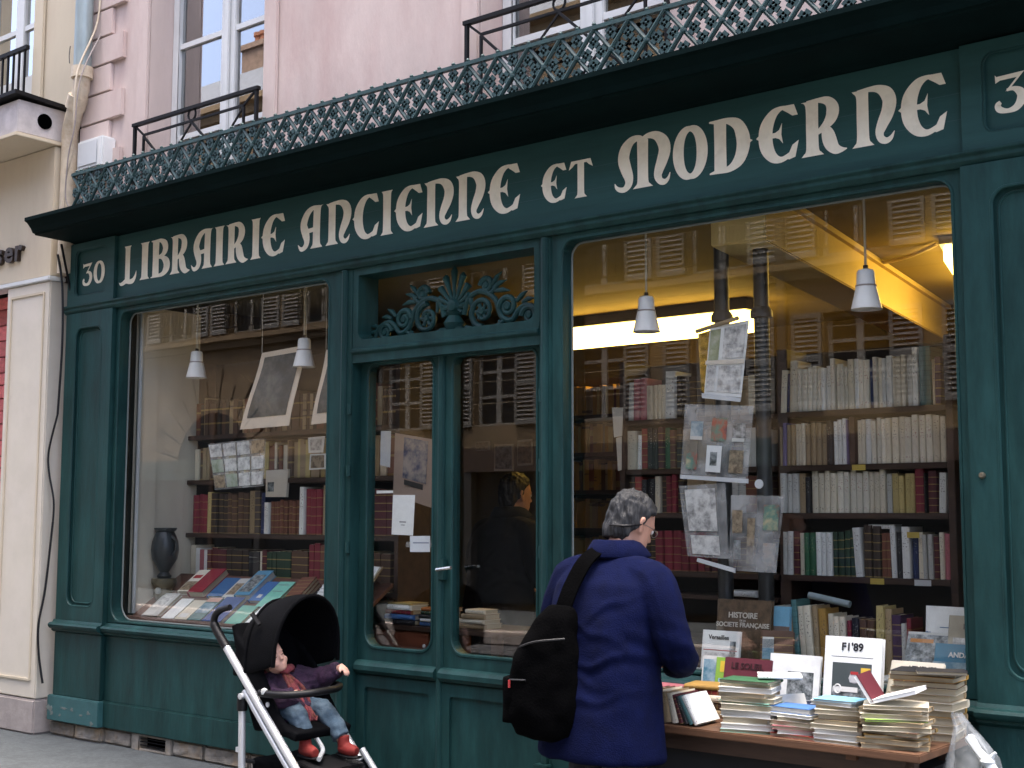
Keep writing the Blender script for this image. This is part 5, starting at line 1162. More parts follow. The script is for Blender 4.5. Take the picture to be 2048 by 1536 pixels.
# ------------------------------------------------------------------ right window: books standing inside on the sill shelf
t = thing('sill_shelf', 'dark display shelf behind the right window glass', 'shelf', (5.3, .13, 0))
MB().box(-1.0, .98, .03, .55, .76, .785).build('shelf_board', dark_wood, t)
for x in (-.95, 0, .92): MB().box(x, x+.04, .1, .5, .02, .759).build('support', dark_wood, t)
def attach(q, o, wm):
    om = Matrix.LocRotScale(o.location, o.rotation_euler.to_quaternion(), o.scale); q.parent = o; q.matrix_basis = Matrix.Identity(4); q.matrix_parent_inverse = om.inverted() @ wm
def facing(color, w_, h_, th, base, yaw, lean, label, group, patches=(), texts=(), m=None, roll=0):
    """book standing with its front cover to the street, leaning back; patches/texts in fractions of the cover"""
    o = book(color, th, w_, h_, base, (0, 0, 0), label, group, None, m)
    F = Matrix.Rotation(rad(yaw), 3, 'Z') @ Matrix.Rotation(rad(-lean), 3, 'X') @ Matrix.Rotation(rad(roll), 3, 'Y')
    R = F @ Matrix(((0, 1, 0), (-1, 0, 0), (0, 0, 1)))
    o.rotation_euler = R.to_euler(); o.location = Vector(base)
    wm = Matrix.Translation(Vector(base)+F @ Vector((0, -th/2, 0))) @ F.to_4x4() @ Matrix.Rotation(rad(90), 4, 'X')
    for x0, x1, y0, y1, mm, *lift in patches:
        q = MB().box((x0-.5)*w_, (x1-.5)*w_, y0*h_, y1*h_, .0002, .0012+(lift[0] if lift else 0)).build('cover_print', mm); attach(q, o, wm)
    for s_, x, y, size, mm in texts:
        q = text('cover_title', s_, size, mm, None, (0, 0, 0), bold=.0008*size/.03); attach(q, o, wm @ Matrix.Translation(((x-.5)*w_, y*h_, .0022)))
    return o
gi = 'books shown behind the right window glass'
facing('brown', .285, .325, .03, (5.15, .27, .787), 0, 7, 'large brown book titled Histoire de la Société Française behind the glass', gi, (), (('HISTOIRE', .5, .74, .036, mat('silver_ink', (.5, .47, .4), .4)), ('DE LA', .5, .69, .012, mat('silver_ink', (.5, .47, .4), .4)), ('SOCIETE FRANÇAISE', .5, .61, .030, mat('silver_ink', (.5, .47, .4), .4))), mat('marbled_brown', (.09, .06, .035), .4, .5, 9, .2, 30))
facing('white', .2, .185, .015, (5.075, .19, .787), 0, 10, 'white illustrated book standing in front of the large brown history', gi, ((.06, .94, .05, .45, engr), (.06, .94, .5, .52, inkr), (.75, .9, .1, .75, photo_g)), (('Versailles', .45, .78, .028, ink),))
facing('sky blue', .2, .3, .02, (5.27, .31, .787), 0, 5, 'book with a light blue band, behind the brown history', gi, ((.0, 1, 0, .7, mat('taupe_cover', (.16, .12, .10), .6, .1)),))
facing('brown', .15, .2, .035, (5.36, .2, .787), 18, 16, 'small brown book with a blue label, right of the brown history', gi, ((.08, .42, .35, .8, blue_a), (.08, .42, .6, .85, wt)))
facing('white', .225, .33, .02, (6.09, .36, .787), -4, 6, 'white book titled Clermont-Ferrand, topmost at the right of the window', gi, ((.3, .75, .725, .735, mat('blue_ink', (.06, .16, .3), .6)),), (('Clermont-Ferrand', .52, .60, .032, mat('blue_ink', (.06, .16, .3), .6)),))
facing('pale grey', .2, .24, .05, (6.04, .20, .785), 0, 26, 'grey book with a dark photograph leaning in front of the white Clermont book', gi, ((.03, .97, .22, .95, photo_g), (.1, .6, .80, .87, mat('orange_ink', (.5, .2, .04), .6), .0006)))
facing('pale grey', .2, .31, .02, (6.22, .22, .785), 0, 14, 'beige book with a sketched car, cut by the right window frame', gi, ((.12, .95, .42, .7, engr),), (('LE LIVRE', .6, .82, .03, mat('sepia_ink', (.12, .09, .07), .6)),), mat('beige_cover', (.40, .36, .27), .6, .1, 8))
facing('blue', .2, .2, .015, (6.19, .14, .787), 0, 20, 'mountain photo book lowest at the right window frame', gi, ((.0, 1, .0, .62, blue_a),), (('ANDALO', .62, .72, .03, inkw),), mat('deep_cyan_cover', (.02, .16, .26), .5, .1, 8))
for i in range(2): flat(['tan', 'pale grey'][i], .26, .2, .02, (6.0, .20, .787+.021*i), 4-3*i, ['tan book lying under the leaning grey photo book', 'grey book lying on the tan one under the photo book'][i], gi)
# row of worn spines behind
row([('pale grey', 2, .04, 0.288, -4), ('tan', 1, .035, 0.264, -4), ('teal', 1, .03, 0.324, -4), ('cream', 2, .04, 0.300, -4), ('tan', 1, .03, 0.300, -3), ('ochre', 1, .045, 0.288, -3), ('cream', 3, .035, 0.264, -2), ('crimson', 1, .02, 0.240, 0), ('black', 1, .04, 0.252, 0), ('brown', 2, .04, 0.252, 0), ('yellow', 1, .045, 0.312, 1), ('tan', 1, .04, 0.300, 0), ('purple', 1, .05, 0.276, 0), ('pale grey', 1, .025, 0.240, 0), ('crimson', 1, .025, 0.264, 0)], 5.22, 5.90, .46, .787, 'in the worn row behind the window', 'row of worn books behind the right window', 1, .15)
tag(MB().tube([at(1618, 1190, .5), at(1700, 1209, .5)], .016, 14).build('paper_roll', mat('bluegrey_paper', (.20, .25, .26), .7, .1), None, True), 'grey paper roll lying on the row of worn spines', 'paper roll')
book('white', .03, .14, .2, (4.74, .93, 1.101), (rad(90), rad(90), rad(80)), 'white book lying at the man\'s shoulder below the crimson set', gi)

# ------------------------------------------------------------------ the table of second-hand books on the pavement
TZ = .66
t = thing('book_table', 'plain wooden table of second-hand books standing before the right window', 'table', (5.65, -.32, 0))
MB().box(-.62, .68, -.29, .24, TZ-.03, TZ).build('table_top', table_wood, t, bevel=.004)
MB().box(-.55, .6, -.22, -.19, TZ-.10, TZ-.031).build('front_rail', dark_wood, t)
MB().box(.38, .42, -.24, .2, TZ-.055, TZ-.0305).build('batten', table_wood, t)
for x in (-.58, .58):
    for y in (-.2, .15): MB().box(x, x+.045, y, y+.045, 0, TZ-.031).build('leg', dark_wood, t)
MB().box(-.6, .62, -.17, .22, .03, .57).build('under_table_shade', mat('under_shade_black', (.008, .008, .009), .8), t)  # added black box standing in for the shade under the table
gt = 'second-hand books on the outdoor table'
# leaning row at the left
x = 5.18
for i, (c, th, hh, ln) in enumerate([('reddish brown', .03, .125, 3), ('cream', .04, .125, 6), ('tan', .04, .122, 9), ('cream', .035, .12, 12), ('maroon', .025, .118, 18), ('black', .022, .115, 24), ('teal', .024, .12, 28), ('white', .025, .125, 30)]):
    book(c, th, .17, hh, (x+th/2, -.49, TZ+.004+.4*th*math.sin(rad(ln))), (0, rad(-ln), 0), f'{c} paperback, {nth(i+1)} from the left in the leaning row on the table', gt); x += th*.98
stack(5.07, -.25, TZ, [('tan', .17, .13, .04), ('cream', .17, .13, .04), ('pink', .17, .12, .03)], 'left rear pile on the table', gt)
stack(5.28, -.24, TZ, [('tan', .18, .14, .03), ('brown', .18, .14, .03), ('cream', .17, .13, .03), ('red', .16, .13, .02), ('ochre', .2, .14, .02, 12)], 'pile below the Soleil book', gt)
z = stack(5.61, -.50, TZ, [('mint', .22, .16, .012), ('white', .21, .155, .022), ('ivory', .21, .155, .026), ('white', .215, .155, .026), ('ivory', .21, .15, .024), ('mint', .22, .155, .008, -10), ('cream', .22, .155, .018), ('tan', .2, .15, .018), ('white', .215, .15, .02), ('cream', .21, .15, .014), ('green', .21, .15, .012, -14)], 'green-topped pile on the table', gt, 180+12, 9)
facing('pale grey', .2, .15, .012, (5.765, -.46, TZ+.002), 62, 24, 'thin grey board leaning on the right side of the green-topped pile', gt)
z = stack(5.82, -.50, TZ, [('red', .19, .14, .014), ('white', .17, .13, .016), ('pink', .17, .13, .014), ('cream', .18, .13, .018), ('ivory', .17, .13, .016), ('white', .18, .13, .012), ('blue', .17, .13, .024)], 'dark-blue-topped pile on the table', gt, 182, 14)
z = stack(5.99, -.50, TZ, [('pale grey', .19, .15, .012), ('white', .18, .14, .02), ('white', .18, .14, .018), ('ivory', .18, .14, .018), ('tan', .17, .13, .016), ('brown', .17, .13, .02), ('cream', .17, .13, .018), ('ivory', .17, .13, .014), ('white', .17, .13, .014), ('sky blue', .17, .13, .008)], 'light-blue-topped pile on the table', gt, 185, 12)
z = stack(6.19, -.475, TZ, [('tan', .24, .19, .018), ('tan', .23, .19, .018), ('ochre', .23, .18, .014), ('brown', .24, .19, .016), ('cream', .24, .19, .018), ('tan', .23, .18, .016), ('lime', .22, .18, .008, 8), ('cream', .24, .19, .018), ('tan', .23, .18, .016), ('cream', .23, .18, .014)], 'tall tan pile at the table corner', gt, 190, 13)
zD = z
stack(6.21, -.20, TZ, [('tan', .25, .19, .03), ('cream', .25, .19, .03), ('tan', .25, .19, .028), ('ochre', .25, .19, .026), ('cream', .25, .18, .03), ('tan', .24, .18, .026), ('cream', .25, .18, .024), ('brown', .24, .18, .022), ('ochre', .25, .18, .02), ('black', .25, .18, .016)], 'dark-topped rear pile on the table', gt, 184, 5)
# tented paperback lying open on the tall pile
t = thing('tented_book', 'white paperback with a maroon back lying open on the tall tan pile', 'book', (6.13, -.50, zD+.002), rad(8))
for sg, mm in ((-1, mat('maroon_cover', (.11, .018, .028), .5, .12, 8)), (1, paper_m)):
    R = Matrix.Rotation(rad(-sg*(58 if sg < 0 else 16)), 3, 'Y')
    a = MB().box(0 if sg > 0 else -.11, .17 if sg > 0 else 0, -.085, .085, 0, .012, R, (0, 0, 0)); a.v = [(x, y, z+.0) for x, y, z in a.v]
    o = a.build('page_block', paper_m, t)
    b_ = MB().box(.002 if sg > 0 else -.112, .172 if sg > 0 else -.002, -.087, .087, .0125, .0145, R, (0, 0, 0)).build('cover', mm, t)
MB().box(.03, .15, -.06, .0, .0148, .0155, Matrix.Rotation(rad(-16), 3, 'Y'), (0, 0, 0)).build('cover_print', engr, t)
MB().box(.02, .16, .02, .03, .0148, .0155, Matrix.Rotation(rad(-16), 3, 'Y'), (0, 0, 0)).build('cover_print', inkr, t)
flat('white', .17, .12, .014, (5.70, -.43, TZ+.205), 30, 'white paperback thrown askew on the green-topped pile', gt)
flat('black', .18, .13, .012, (6.30, -.30, TZ+.255), 205, 'black magazine askew across the two right piles', gt)
facing('sky blue', .12, .17, .012, (5.50, -.40, TZ+.002), 40, 30, 'light blue booklet leaning between the leaning row and the green-topped pile', gt)
# crate that props up the facing books
t = thing('blue_box', 'low dark blue box propping up the books at the back of the table', 'box', (5.68, -.15, TZ))
MB().box(-.35, .4, -.06, .06, 0, .075).build('box_body', mat('navy_card', (.012, .02, .06), .5, .3, 10), t, bevel=.004)
zf = TZ+.078
facing('lime', .235, .225, .012, (5.33, -.115, TZ+.002), 0, 12, 'lime green book with red and yellow lettering behind the Soleil book', gt, ((.08, 1, .05, .6, mat('pale_cyan_print', (.35, .55, .62), .6, .1)), (.1, .95, .72, .93, mat('yellow_print', (.65, .48, .04), .6))), (('BRASILIA', .52, .76, .038, inkr),))
facing('maroon', .225, .23, .012, (5.405, -.19, TZ+.01), 0, 14, 'maroon book titled Le Soleil with an orange sun', gt, ((.42, .62, .0, .14, mat('orange_ink', (.5, .2, .04), .6)),), (('LE SOLEIL', .5, .80, .036, mat('dark_title', (.03, .006, .008), .5)),), mat('maroon_cover', (.11, .018, .028), .5, .12, 8))
facing('white', .235, .185, .015, (5.60, -.12, zf), 0, 12, 'white book with a grey photograph of castle towers', gt, ((.38, .88, .02, .62, photo_g), (.0, .2, .0, .3, blue_a)))
facing('white', .25, .275, .03, (5.875, -.155, zf), 0, 10, 'white book titled F1 \'89 with a racing car photograph', gt, ((.17, .84, .06, .62, mat('track_grey', (.06, .075, .075), .5, .15, 6)), (.66, .82, .32, .56, inky, .0004), (.18, .83, .06, .26, photo_g, .0006), (.14, .86, .705, .71, ink)), (("F1'89", .5, .80, .044, ink),))
o = MB().lathe([(.0, -.02), (.02, -.016), (.026, 0), (.02, .018), (.0, .026)], 14).build('cover_helmet', mat('helmet_print', (.5, .5, .5), .5, .1)); 
fb = [q for q in bpy.data.objects if q.get('label', '').startswith("white book titled F1")][0]
F_ = Matrix.Rotation(rad(-10), 3, 'X')
attach(o, fb, Matrix.Translation(Vector((5.875, -.155, zf))+F_ @ Vector((.015, -.0165, .11))) @ F_.to_4x4() @ Matrix.Diagonal((1, .06, 1, 1)))
for (x0, x1, z0, z1, mm) in ((-.002, .03, .125, .137, inkr), (-.075, .03, .055, .075, inkw)):
    q = MB().box(x0, x1, -.0008, .0008, z0, z1).build('cover_print', mm); attach(q, fb, Matrix.Translation(Vector((5.875, -.155, zf))+F_ @ Vector((0, -.0185, 0))) @ F_.to_4x4())
q = MB().tube([(-.055+.014*math.cos(k*math.pi/8), 0, .065+.017*math.sin(k*math.pi/8)) for k in range(16)], .0035, 6, True).build('cover_print', inkw); attach(q, fb, Matrix.Translation(Vector((5.875, -.155, zf))+F_ @ Vector((0, -.0185, 0))) @ F_.to_4x4())
facing('pale grey', .09, .2, .015, (5.19, -.10, TZ+.03), 10, 14, 'grey framed picture book at the man\'s elbow', gt, ((.1, .9, .08, .92, blue_a),))
facing('cream', .22, .18, .014, (6.1, -.10, TZ+.10), 0, 30, 'cream book with red lettering beside the F1 book', gt, ((.1, .7, .1, .3, sepia), (.3, .8, .6, .68, inkr)), (('ATHENES', .6, .78, .028, ink),))
# ------------------------------------------------------------------ knotted plastic bag at the table corner
def bag():
    t = thing('plastic_bag', 'clear knotted plastic bag tied to the right corner of the table', 'bag', (6.42, -.30, .07))
    m = MB(); n = 22; rings = []
    for z, r_, cx_, cy_ in ((.25, .02, .0, 0), (.27, .10, 0, 0), (.36, .125, 0, 0), (.46, .11, -.005, 0), (.55, .085, -.01, 0), (.62, .05, -.03, .0), (.66, .03, -.05, .01), (.70, .02, -.07, .01)):
        rings.append([Vector((cx_+r_*math.cos(2*math.pi*j/n)*(1+.22*math.sin(j*2.6+z*9)+.08*math.sin(j*5.1)), cy_+r_*.8*math.sin(2*math.pi*j/n)*(1+.2*math.cos(j*1.9+z*14)), z+.008*math.sin(j*2.3))) for j in range(n)])
    m.loft(rings)
    pm = bpy.data.materials.new('crinkled_plastic'); pm.use_nodes = True; T = pm.node_tree; N = T.nodes; L = T.links; b = N['Principled BSDF']; b.inputs['Base Color'].default_value = (.6, .63, .63, 1); b.inputs['Roughness'].default_value = .15
    nz = N.new('ShaderNodeTexNoise'); nz.inputs['Scale'].default_value = 15; nz.inputs['Distortion'].default_value = .5; tc = N.new('ShaderNodeTexCoord'); L.new(tc.outputs['Object'], nz.inputs['Vector'])
    bp = N.new('ShaderNodeBump'); bp.inputs['Strength'].default_value = .9; L.new(nz.outputs['Fac'], bp.inputs['Height']); L.new(bp.outputs[0], b.inputs['Normal'])
    tr = N.new('ShaderNodeBsdfTransparent'); mx = N.new('ShaderNodeMixShader'); mr = N.new('ShaderNodeMapRange'); mr.inputs['From Min'].default_value = .4; mr.inputs['From Max'].default_value = .65; mr.inputs['To Min'].default_value = .12; mr.inputs['To Max'].default_value = .34
    L.new(nz.outputs['Fac'], mr.inputs[0]); L.new(mr.outputs[0], mx.inputs[0]); L.new(tr.outputs[0], mx.inputs[1]); L.new(b.outputs[0], mx.inputs[2]); L.new(mx.outputs[0], N['Material Output'].inputs[0])
    m.build('bag_film', pm, t, True)
    km = mat('white_film', (.62, .66, .66), .3, .1, 30)
    m = MB(); m.lathe([(0, -.022), (.022, -.014), (.028, 0), (.02, .016), (0, .022)], 10, (.06, -.05, .55)); m.tube([(.06, -.05, .55), (.02, -.03, .58), (-.02, 0, .62)], [.02, .016, .02], 8); m.tube([(.06, -.05, .55), (.10, -.06, .50), (.115, -.07, .45)], [.018, .02, .008], 7); m.tube([(.06, -.05, .55), (.08, -.06, .49), (.075, -.07, .44)], [.018, .018, .007], 7); m.tube([(.06, -.05, .55), (.09, -.05, .585)], [.016, .006], 6)
    m.build('knot', km, t, True)
bag()
print('BOOKS', NB[0])
# ------------------------------------------------------------------ figures
def ell(c, rx, ry, n=24, p=2.4, tilt=0, rz=0):
    """horizontal superellipse ring, optionally tilted about x"""
    out = []
    for j in range(n):
        a = 2*math.pi*j/n; ca, sa = math.cos(a), math.sin(a)
        x = rx*math.copysign(abs(ca)**(2/p), ca); y = ry*math.copysign(abs(sa)**(2/p), sa); z = 0
        if rz: x, y = x*math.cos(rz)-y*math.sin(rz), x*math.sin(rz)+y*math.cos(rz)
        if tilt: y, z = y*math.cos(tilt), -y*math.sin(tilt)
        out.append(Vector((c[0]+x, c[1]+y, c[2]+z)))
    return out
def sph(mb, c, r_, n=10):
    rx, ry, rz = r_ if isinstance(r_, tuple) else (r_,)*3
    mb.loft([[Vector((c[0]+rx*math.sin(t)*math.cos(2*math.pi*j/n), c[1]+ry*math.sin(t)*math.sin(2*math.pi*j/n), c[2]-rz*math.cos(t))) for j in range(n)] for t in [math.pi*(i+.15)/(6.3) for i in range(7)]])
def limb(mb, pts, rs, n=12): mb.tube([tuple(q[:3]) for q in catmull([(*p, 0) for p in pts], 4)], [q for q in [x[0] for x in catmull([(r_,) for r_ in rs], 4)]], n)
def blob(name, mb, m, parent, voxel=.008, smooth=2, folds=0., fscale=9, stretch=(1, 1, 1), extra=None):
    me = bpy.data.meshes.new('b'); me.from_pydata(mb.v, [], mb.f)
    b = bmesh.new(); b.from_mesh(me); bmesh.ops.recalc_face_normals(b, faces=b.faces); b.to_mesh(me); b.free()
    o = bpy.data.objects.new('b', me); COL.objects.link(o)
    md = o.modifiers.new('r', 'REMESH'); md.mode = 'VOXEL'; md.voxel_size = voxel; md.adaptivity = 0
    me2 = mesh_from(o); bpy.data.objects.remove(o); bpy.data.meshes.remove(me)
    b = bmesh.new(); b.from_mesh(me2)
    for _ in range(smooth): bmesh.ops.smooth_vert(b, verts=b.verts, factor=.5, use_axis_x=True, use_axis_y=True, use_axis_z=True)
    if folds:
        b.normal_update()
        for v in b.verts:
            p = Vector((v.co.x*stretch[0], v.co.y*stretch[1], v.co.z*stretch[2]))
            d = noise.noise(p*fscale)+.5*noise.noise(p*fscale*2.1+Vector((3, 1, 7)))
            v.co += v.normal*(d*folds+(extra(v.co) if extra else 0))
    b.to_mesh(me2); b.free(); me2.name = name
    me2.materials.clear(); me2.materials.append(m); me2.polygons.foreach_set('use_smooth', [True]*len(me2.polygons)); me2.polygons.foreach_set('material_index', [0]*len(me2.polygons))
    return link(name, me2, parent)
def xf(mb, i0, M_):
    """apply a 4x4 to the verts added since i0"""
    mb.v[i0:] = [tuple(M_ @ Vector(p)) for p in mb.v[i0:]]
def head(mb, s=1.0):
    """head with chin at z=0 and crown at .235, facing +y; neck goes down"""
    mb.loft([ell((0, y*s, z*s), rx*s, ry*s, 20, 2.15) for z, y, rx, ry in ((-.004, .055, .018, .02), (.008, .048, .036, .038), (.035, .032, .055, .062), (.07, .014, .064, .080), (.105, .002, .070, .092), (.145, -.004, .0745, .098), (.18, -.008, .071, .092), (.21, -.012, .054, .070), (.228, -.014, .033, .043), (.235, -.014, .012, .015))])
    # nose, brow, lips, ears
    mb.loft([ell((0, y*s, z*s), rx*s, ry*s, 10, 2) for z, y, rx, ry in ((.068, .096, .010, .008), (.076, .104, .017, .014), (.086, .103, .012, .012), (.105, .094, .009, .010), (.122, .088, .007, .007))])
    mb.tube([(-.045*s, .080*s, .128*s), (-.02*s, .091*s, .130*s), (0, .0905*s, .126*s), (.02*s, .091*s, .130*s), (.045*s, .080*s, .128*s)], .008*s, 8)
    mb.tube([(-.022*s, .084*s, .047*s), (0, .092*s, .049*s), (.022*s, .084*s, .047*s)], .0055*s, 7); mb.tube([(-.02*s, .083*s, .037*s), (0, .09*s, .036*s), (.02*s, .083*s, .037*s)], .006*s, 7)
    for sg in (-1, 1):
        for k, (y, z) in enumerate(((.006, .085), (.0, .1), (-.006, .115), (-.004, .128))): sph(mb, (sg*(.073+.004*k)*s, (y-.004)*s, z*s), (.008*s, .014*s, .014*s), 8)
def hair(mb, s=1.0, thick=.012):
    def yf(z): # where the hairline lies at each height
        k = [(.0, -.05), (.06, -.04), (.09, -.016), (.12, .008), (.15, .018), (.175, .055), (.195, .085), (.25, .2)]
        for (a, b), (c, d) in zip(k, k[1:]):
            if z <= c: return b+(d-b)*(z-a)/(c-a)
        return .2
    R = []
    for z, y, rx, ry in ((.018, -.052, .040, .034), (.04, -.044, .054, .050), (.06, -.035, .063, .064), (.09, -.018, .070, .082), (.12, -.010, .074, .095), (.15, -.008, .077, .101), (.18, -.010, .0745, .096), (.205, -.013, .062, .080), (.225, -.014, .046, .060), (.242, -.014, .026, .034), (.249, -.014, .01, .014)):
        r_ = []
        for p in ell((0, y, z), rx+thick, ry+thick, 28, 2.1):
            p.y = min(p.y, yf(z)); r_.append(p*s)
        R.append(r_)
    mb.loft(R)
def hand(mb, M_, s=1.0, curl=.5, side=1):
    """palm and five fingers; fingers along +y, palm down, thumb to side"""
    i0 = len(mb.v)
    mb.loft([ell((0, y*s, 0), rx*s, rz*s, 12, 2.6) for y, rx, rz in ((-.01, .024, .017), (.0, .028, .016), (.04, .040, .014), (.075, .041, .0125), (.09, .036, .010))])
    # loft rings are horizontal: turn them so that they stack along y
    mb.v[i0:] = [(x, y0, z0) for (x, y0, z0) in [(v[0], [-.01, .0, .04, .075, .09][(k//12)]*s, v[1]-[-.01, .0, .04, .075, .09][(k//12)]*s) for k, v in enumerate(mb.v[i0:])]]
    for k, (x, ln, r_) in enumerate(((-.030, .062, .0082), (-.010, .074, .0088), (.0105, .070, .0086), (.030, .055, .0078))):
        a1, a2, a3 = curl*.6, curl*1.5, curl*2.2; y = .082; z = 0; pts = [(x*s, (y-.02)*s, 0)]
        for l, a in ((ln*.42, a1), (ln*.32, a2), (ln*.26, a3)):
            pts.append((x*s, y*s, z*s)); y += l*math.cos(a); z -= l*math.sin(a)
        pts.append((x*s, y*s, z*s)); mb.tube(pts, [r_*s, r_*s*1.05, r_*s, r_*s*.92, r_*s*.7], 8)
    sx = side
    mb.tube([(sx*.022*s, .01*s, -.004*s), (sx*.045*s, .035*s, -.012*s), (sx*.056*s, .062*s, -.018*s), (sx*.052*s, .085*s, -.022*s)], [.014*s, .012*s, .0105*s, .008*s], 8)
    xf(mb, i0, M_)
skin = mat('skin', (.50, .27, .19), .5, .12, 12, .05, 200)
skin_child = mat('child_skin', (.62, .36, .28), .5, .10, 12)
def man(label, loc, rz, coat_m, hair_m, trouser_m, lean=.10, turn=0., scale=1., bend=0.):
    t = thing('person', label, 'person', loc, rz); t.scale = (scale,)*3
    nk = Vector((0, .105, 1.37)); HM = Matrix.Translation((0, .135, 1.365)) @ Matrix.Rotation(turn, 4, 'Z') @ Matrix.Rotation(-bend, 4, 'X')
    # ---- body: one continuous skin
    mb = MB(); i0 = len(mb.v); head(mb); xf(mb, i0, HM)
    limb(mb, [(0, .085, 1.27), (0, .10, 1.35), tuple(HM @ Vector((0, -.01, .05)))], [.065, .056, .055])
    mb.loft([ell((0, y, z), rx, ry, 20) for z, y, rx, ry in ((.80, .0, .15, .11), (.95, .01, .155, .115), (1.08, .035, .155, .11), (1.20, .06, .165, .105), (1.28, .08, .12, .075))])
    for sg in (-1, 1):
        limb(mb, [(sg*.15, .07, 1.25), (sg*.255, .06, 1.10), (sg*.27, .09, .99), ((.225 if sg < 0 else .19)*sg, .24, .93), ((.19 if sg < 0 else .09)*sg, .325, .90)], [.05, .045, .04, .035, .026])
        hand(mb, Matrix.Translation(((.18 if sg < 0 else .07)*sg, .345, .895)) @ Matrix.Rotation(sg*.5, 4, 'Z') @ Matrix.Rotation(-.15, 4, 'X'), .95, .55, -sg)
        limb(mb, [(sg*.085, .0, .86), (sg*.095, .02, .5), (sg*.10, .0, .28), (sg*.10, -.02, .07)], [.085, .06, .05, .038])
        limb(mb, [(sg*.10, -.04, .045), (sg*.11, .06, .04), (sg*.115, .17, .03)], [.04, .04, .026])
    blob('body', mb, skin, t, .0075, 1)
    eye = mat('eye_white', (.6, .6, .58), .3); iris = mat('dark_iris', (.02, .015, .01), .2)
    for sg in (-1, 1):
        m = MB(); i0 = 0; sph(m, (sg*.030, .083, .112), .0115, 10); xf(m, 0, HM); m.build('eye', eye, t, 'all')
        m = MB(); sph(m, (sg*.030, .0915, .111), .0055, 8); xf(m, 0, HM); m.build('iris', iris, t, 'all')
    mb = MB(); hair(mb); xf(mb, 0, HM)
    h_ = blob('hair', mb, hair_m, t, .004, 1, .010, 42, (1, 1, .35))
    # ---- trousers and shoes
    mb = MB(); mb.loft([ell((0, .0, z), rx, ry, 20) for z, rx, ry in ((.74, .15, .12), (.85, .185, .14), (.98, .18, .13))])
    for sg in (-1, 1): limb(mb, [(sg*.085, .0, .86), (sg*.095, .025, .5), (sg*.10, .005, .28), (sg*.10, -.015, .07)], [.11, .085, .075, .07])
    blob('trousers', mb, trouser_m, t, .012, 2, .006, 9)
    for sg in (-1, 1):
        m = MB(); limb(m, [(sg*.10, -.065, .045), (sg*.105, .0, .055), (sg*.11, .09, .045), (sg*.12, .19, .03)], [.043, .052, .048, .03]); m.v = [(x, y, max(z, .004)) for x, y, z in m.v]; m.build('shoe', black_rub, t, 'all')
    # ---- coat
    mb = MB(); mb.loft([ell((x, y, z), rx*1.12, ry, 32, 2.5) for z, x, y, rx, ry in ((.545, 0, -.005, .245, .185), (.56, 0, -.005, .25, .19), (.75, 0, 0, .235, .178), (.92, 0, .015, .225, .165), (1.05, 0, .03, .228, .162), (1.15, 0, .048, .236, .16), (1.225, 0, .062, .228, .148), (1.28, 0, .075, .19, .122), (1.325, 0, .088, .135, .098), (1.36, 0, .098, .095, .085), (1.372, 0, .10, .085, .08))])
    for sg in (-1, 1):
        limb(mb, [(sg*.12, .07, 1.262), (sg*.225, .065, 1.235), (sg*.295, .06, 1.10), (sg*.318, .085, .985), (sg*.255, .2, .925), ((.20 if sg < 0 else .12)*sg, .30, .895)], [.085, .086, .076, .073, .066, .056])
    CR = [(.98, .30, -.12, .13, .006), (.93, .22, .10, .14, .007), (.88, -.25, -.02, .16, .004), (1.05, -.35, .06, .13, .004), (1.15, .5, .14, .09, .004), (.78, .18, .05, .18, .004)]
    def crease(p):
        d = 0.
        for z0, k, xc, hw, amp in CR:
            e = p.z-(z0+k*(p.x-xc)+.012*math.sin(p.x*31+z0*9)); w_ = math.exp(-((p.x-xc)/hw)**2)
            d += amp*w_*(math.exp(-(e/.016)**2)-.8*math.exp(-((e+.03)/.02)**2))
        if p.y < .0 and abs(p.x) < .02: d -= .004*math.exp(-(p.x/.004)**2)
        if abs(p.x) > .2: d += .003*math.sin(p.z*75+p.y*30)*max(0, 1-abs(p.z-1.0)/.16)
        return d
    blob('coat', mb, coat_m, t, .009, 2, .009, 6.5, (1, 1, .7), crease)
    m = MB(); n = 28
    prof = [(-.004, .0), (-.002, .036), (.006, .048), (.018, .044), (.040, .012), (.056, -.018), (.054, -.026), (.044, -.02), (.02, .01), (.01, .0)]
    R = []
    for j in range(n):
        a = 2*math.pi*j/n; R.append([Vector(((.084+d)*math.cos(a), .102+(.08+d)*math.sin(a)+.1*z*-1, 1.355+z*(1-.35*max(0, math.sin(a))))) for d, z in prof])
    R.append(R[0]); m.loft(R, False); m.build('collar', coat_m, t, 'all')
    return t, HM
coat_blue = mat('navy_wool_coat', (.0017, .0037, .025), .95, .3, 14, .35, 180, spec=.1)
hair_grey = mat('grey_hair', (.021, .022, .024), .6, .6, 140, .6, 140, stretch=(1, 1, .12), spec=.3)
dark_tr = mat('dark_trousers', (.012, .012, .016), .9, .2, 20, .2, 150)
P1, HM1 = man('man in a dark blue coat bending over the books, black bag on his shoulder', (5.10, -.80, 0), rad(-8), coat_blue, hair_grey, dark_tr, turn=rad(-14), bend=rad(24))
gm = mat('spectacle_metal', (.25, .24, .22), .3, metal=.8)
G = part('spectacles', P1)
for sg in (-1, 1):
    m = MB(); m.tube([(sg*.030+.019*math.cos(k*math.pi/7), .104, .110+.015*math.sin(k*math.pi/7)) for k in range(14)], .0015, 5, True); m.tube([(sg*.049, .102, .112), (sg*.076, .06, .114), (sg*.085, .0, .112)], .0016, 5); xf(m, 0, HM1); m.build('spectacle_rim', gm, G)
m = MB(); m.tube([(.088, -.01, .105), (.078, -.075, .07), (.03, -.118, .055)], [.003, .006, .003], 6); xf(m, 0, HM1); m.build('spectacle_cord', black_rub, G, 'all')
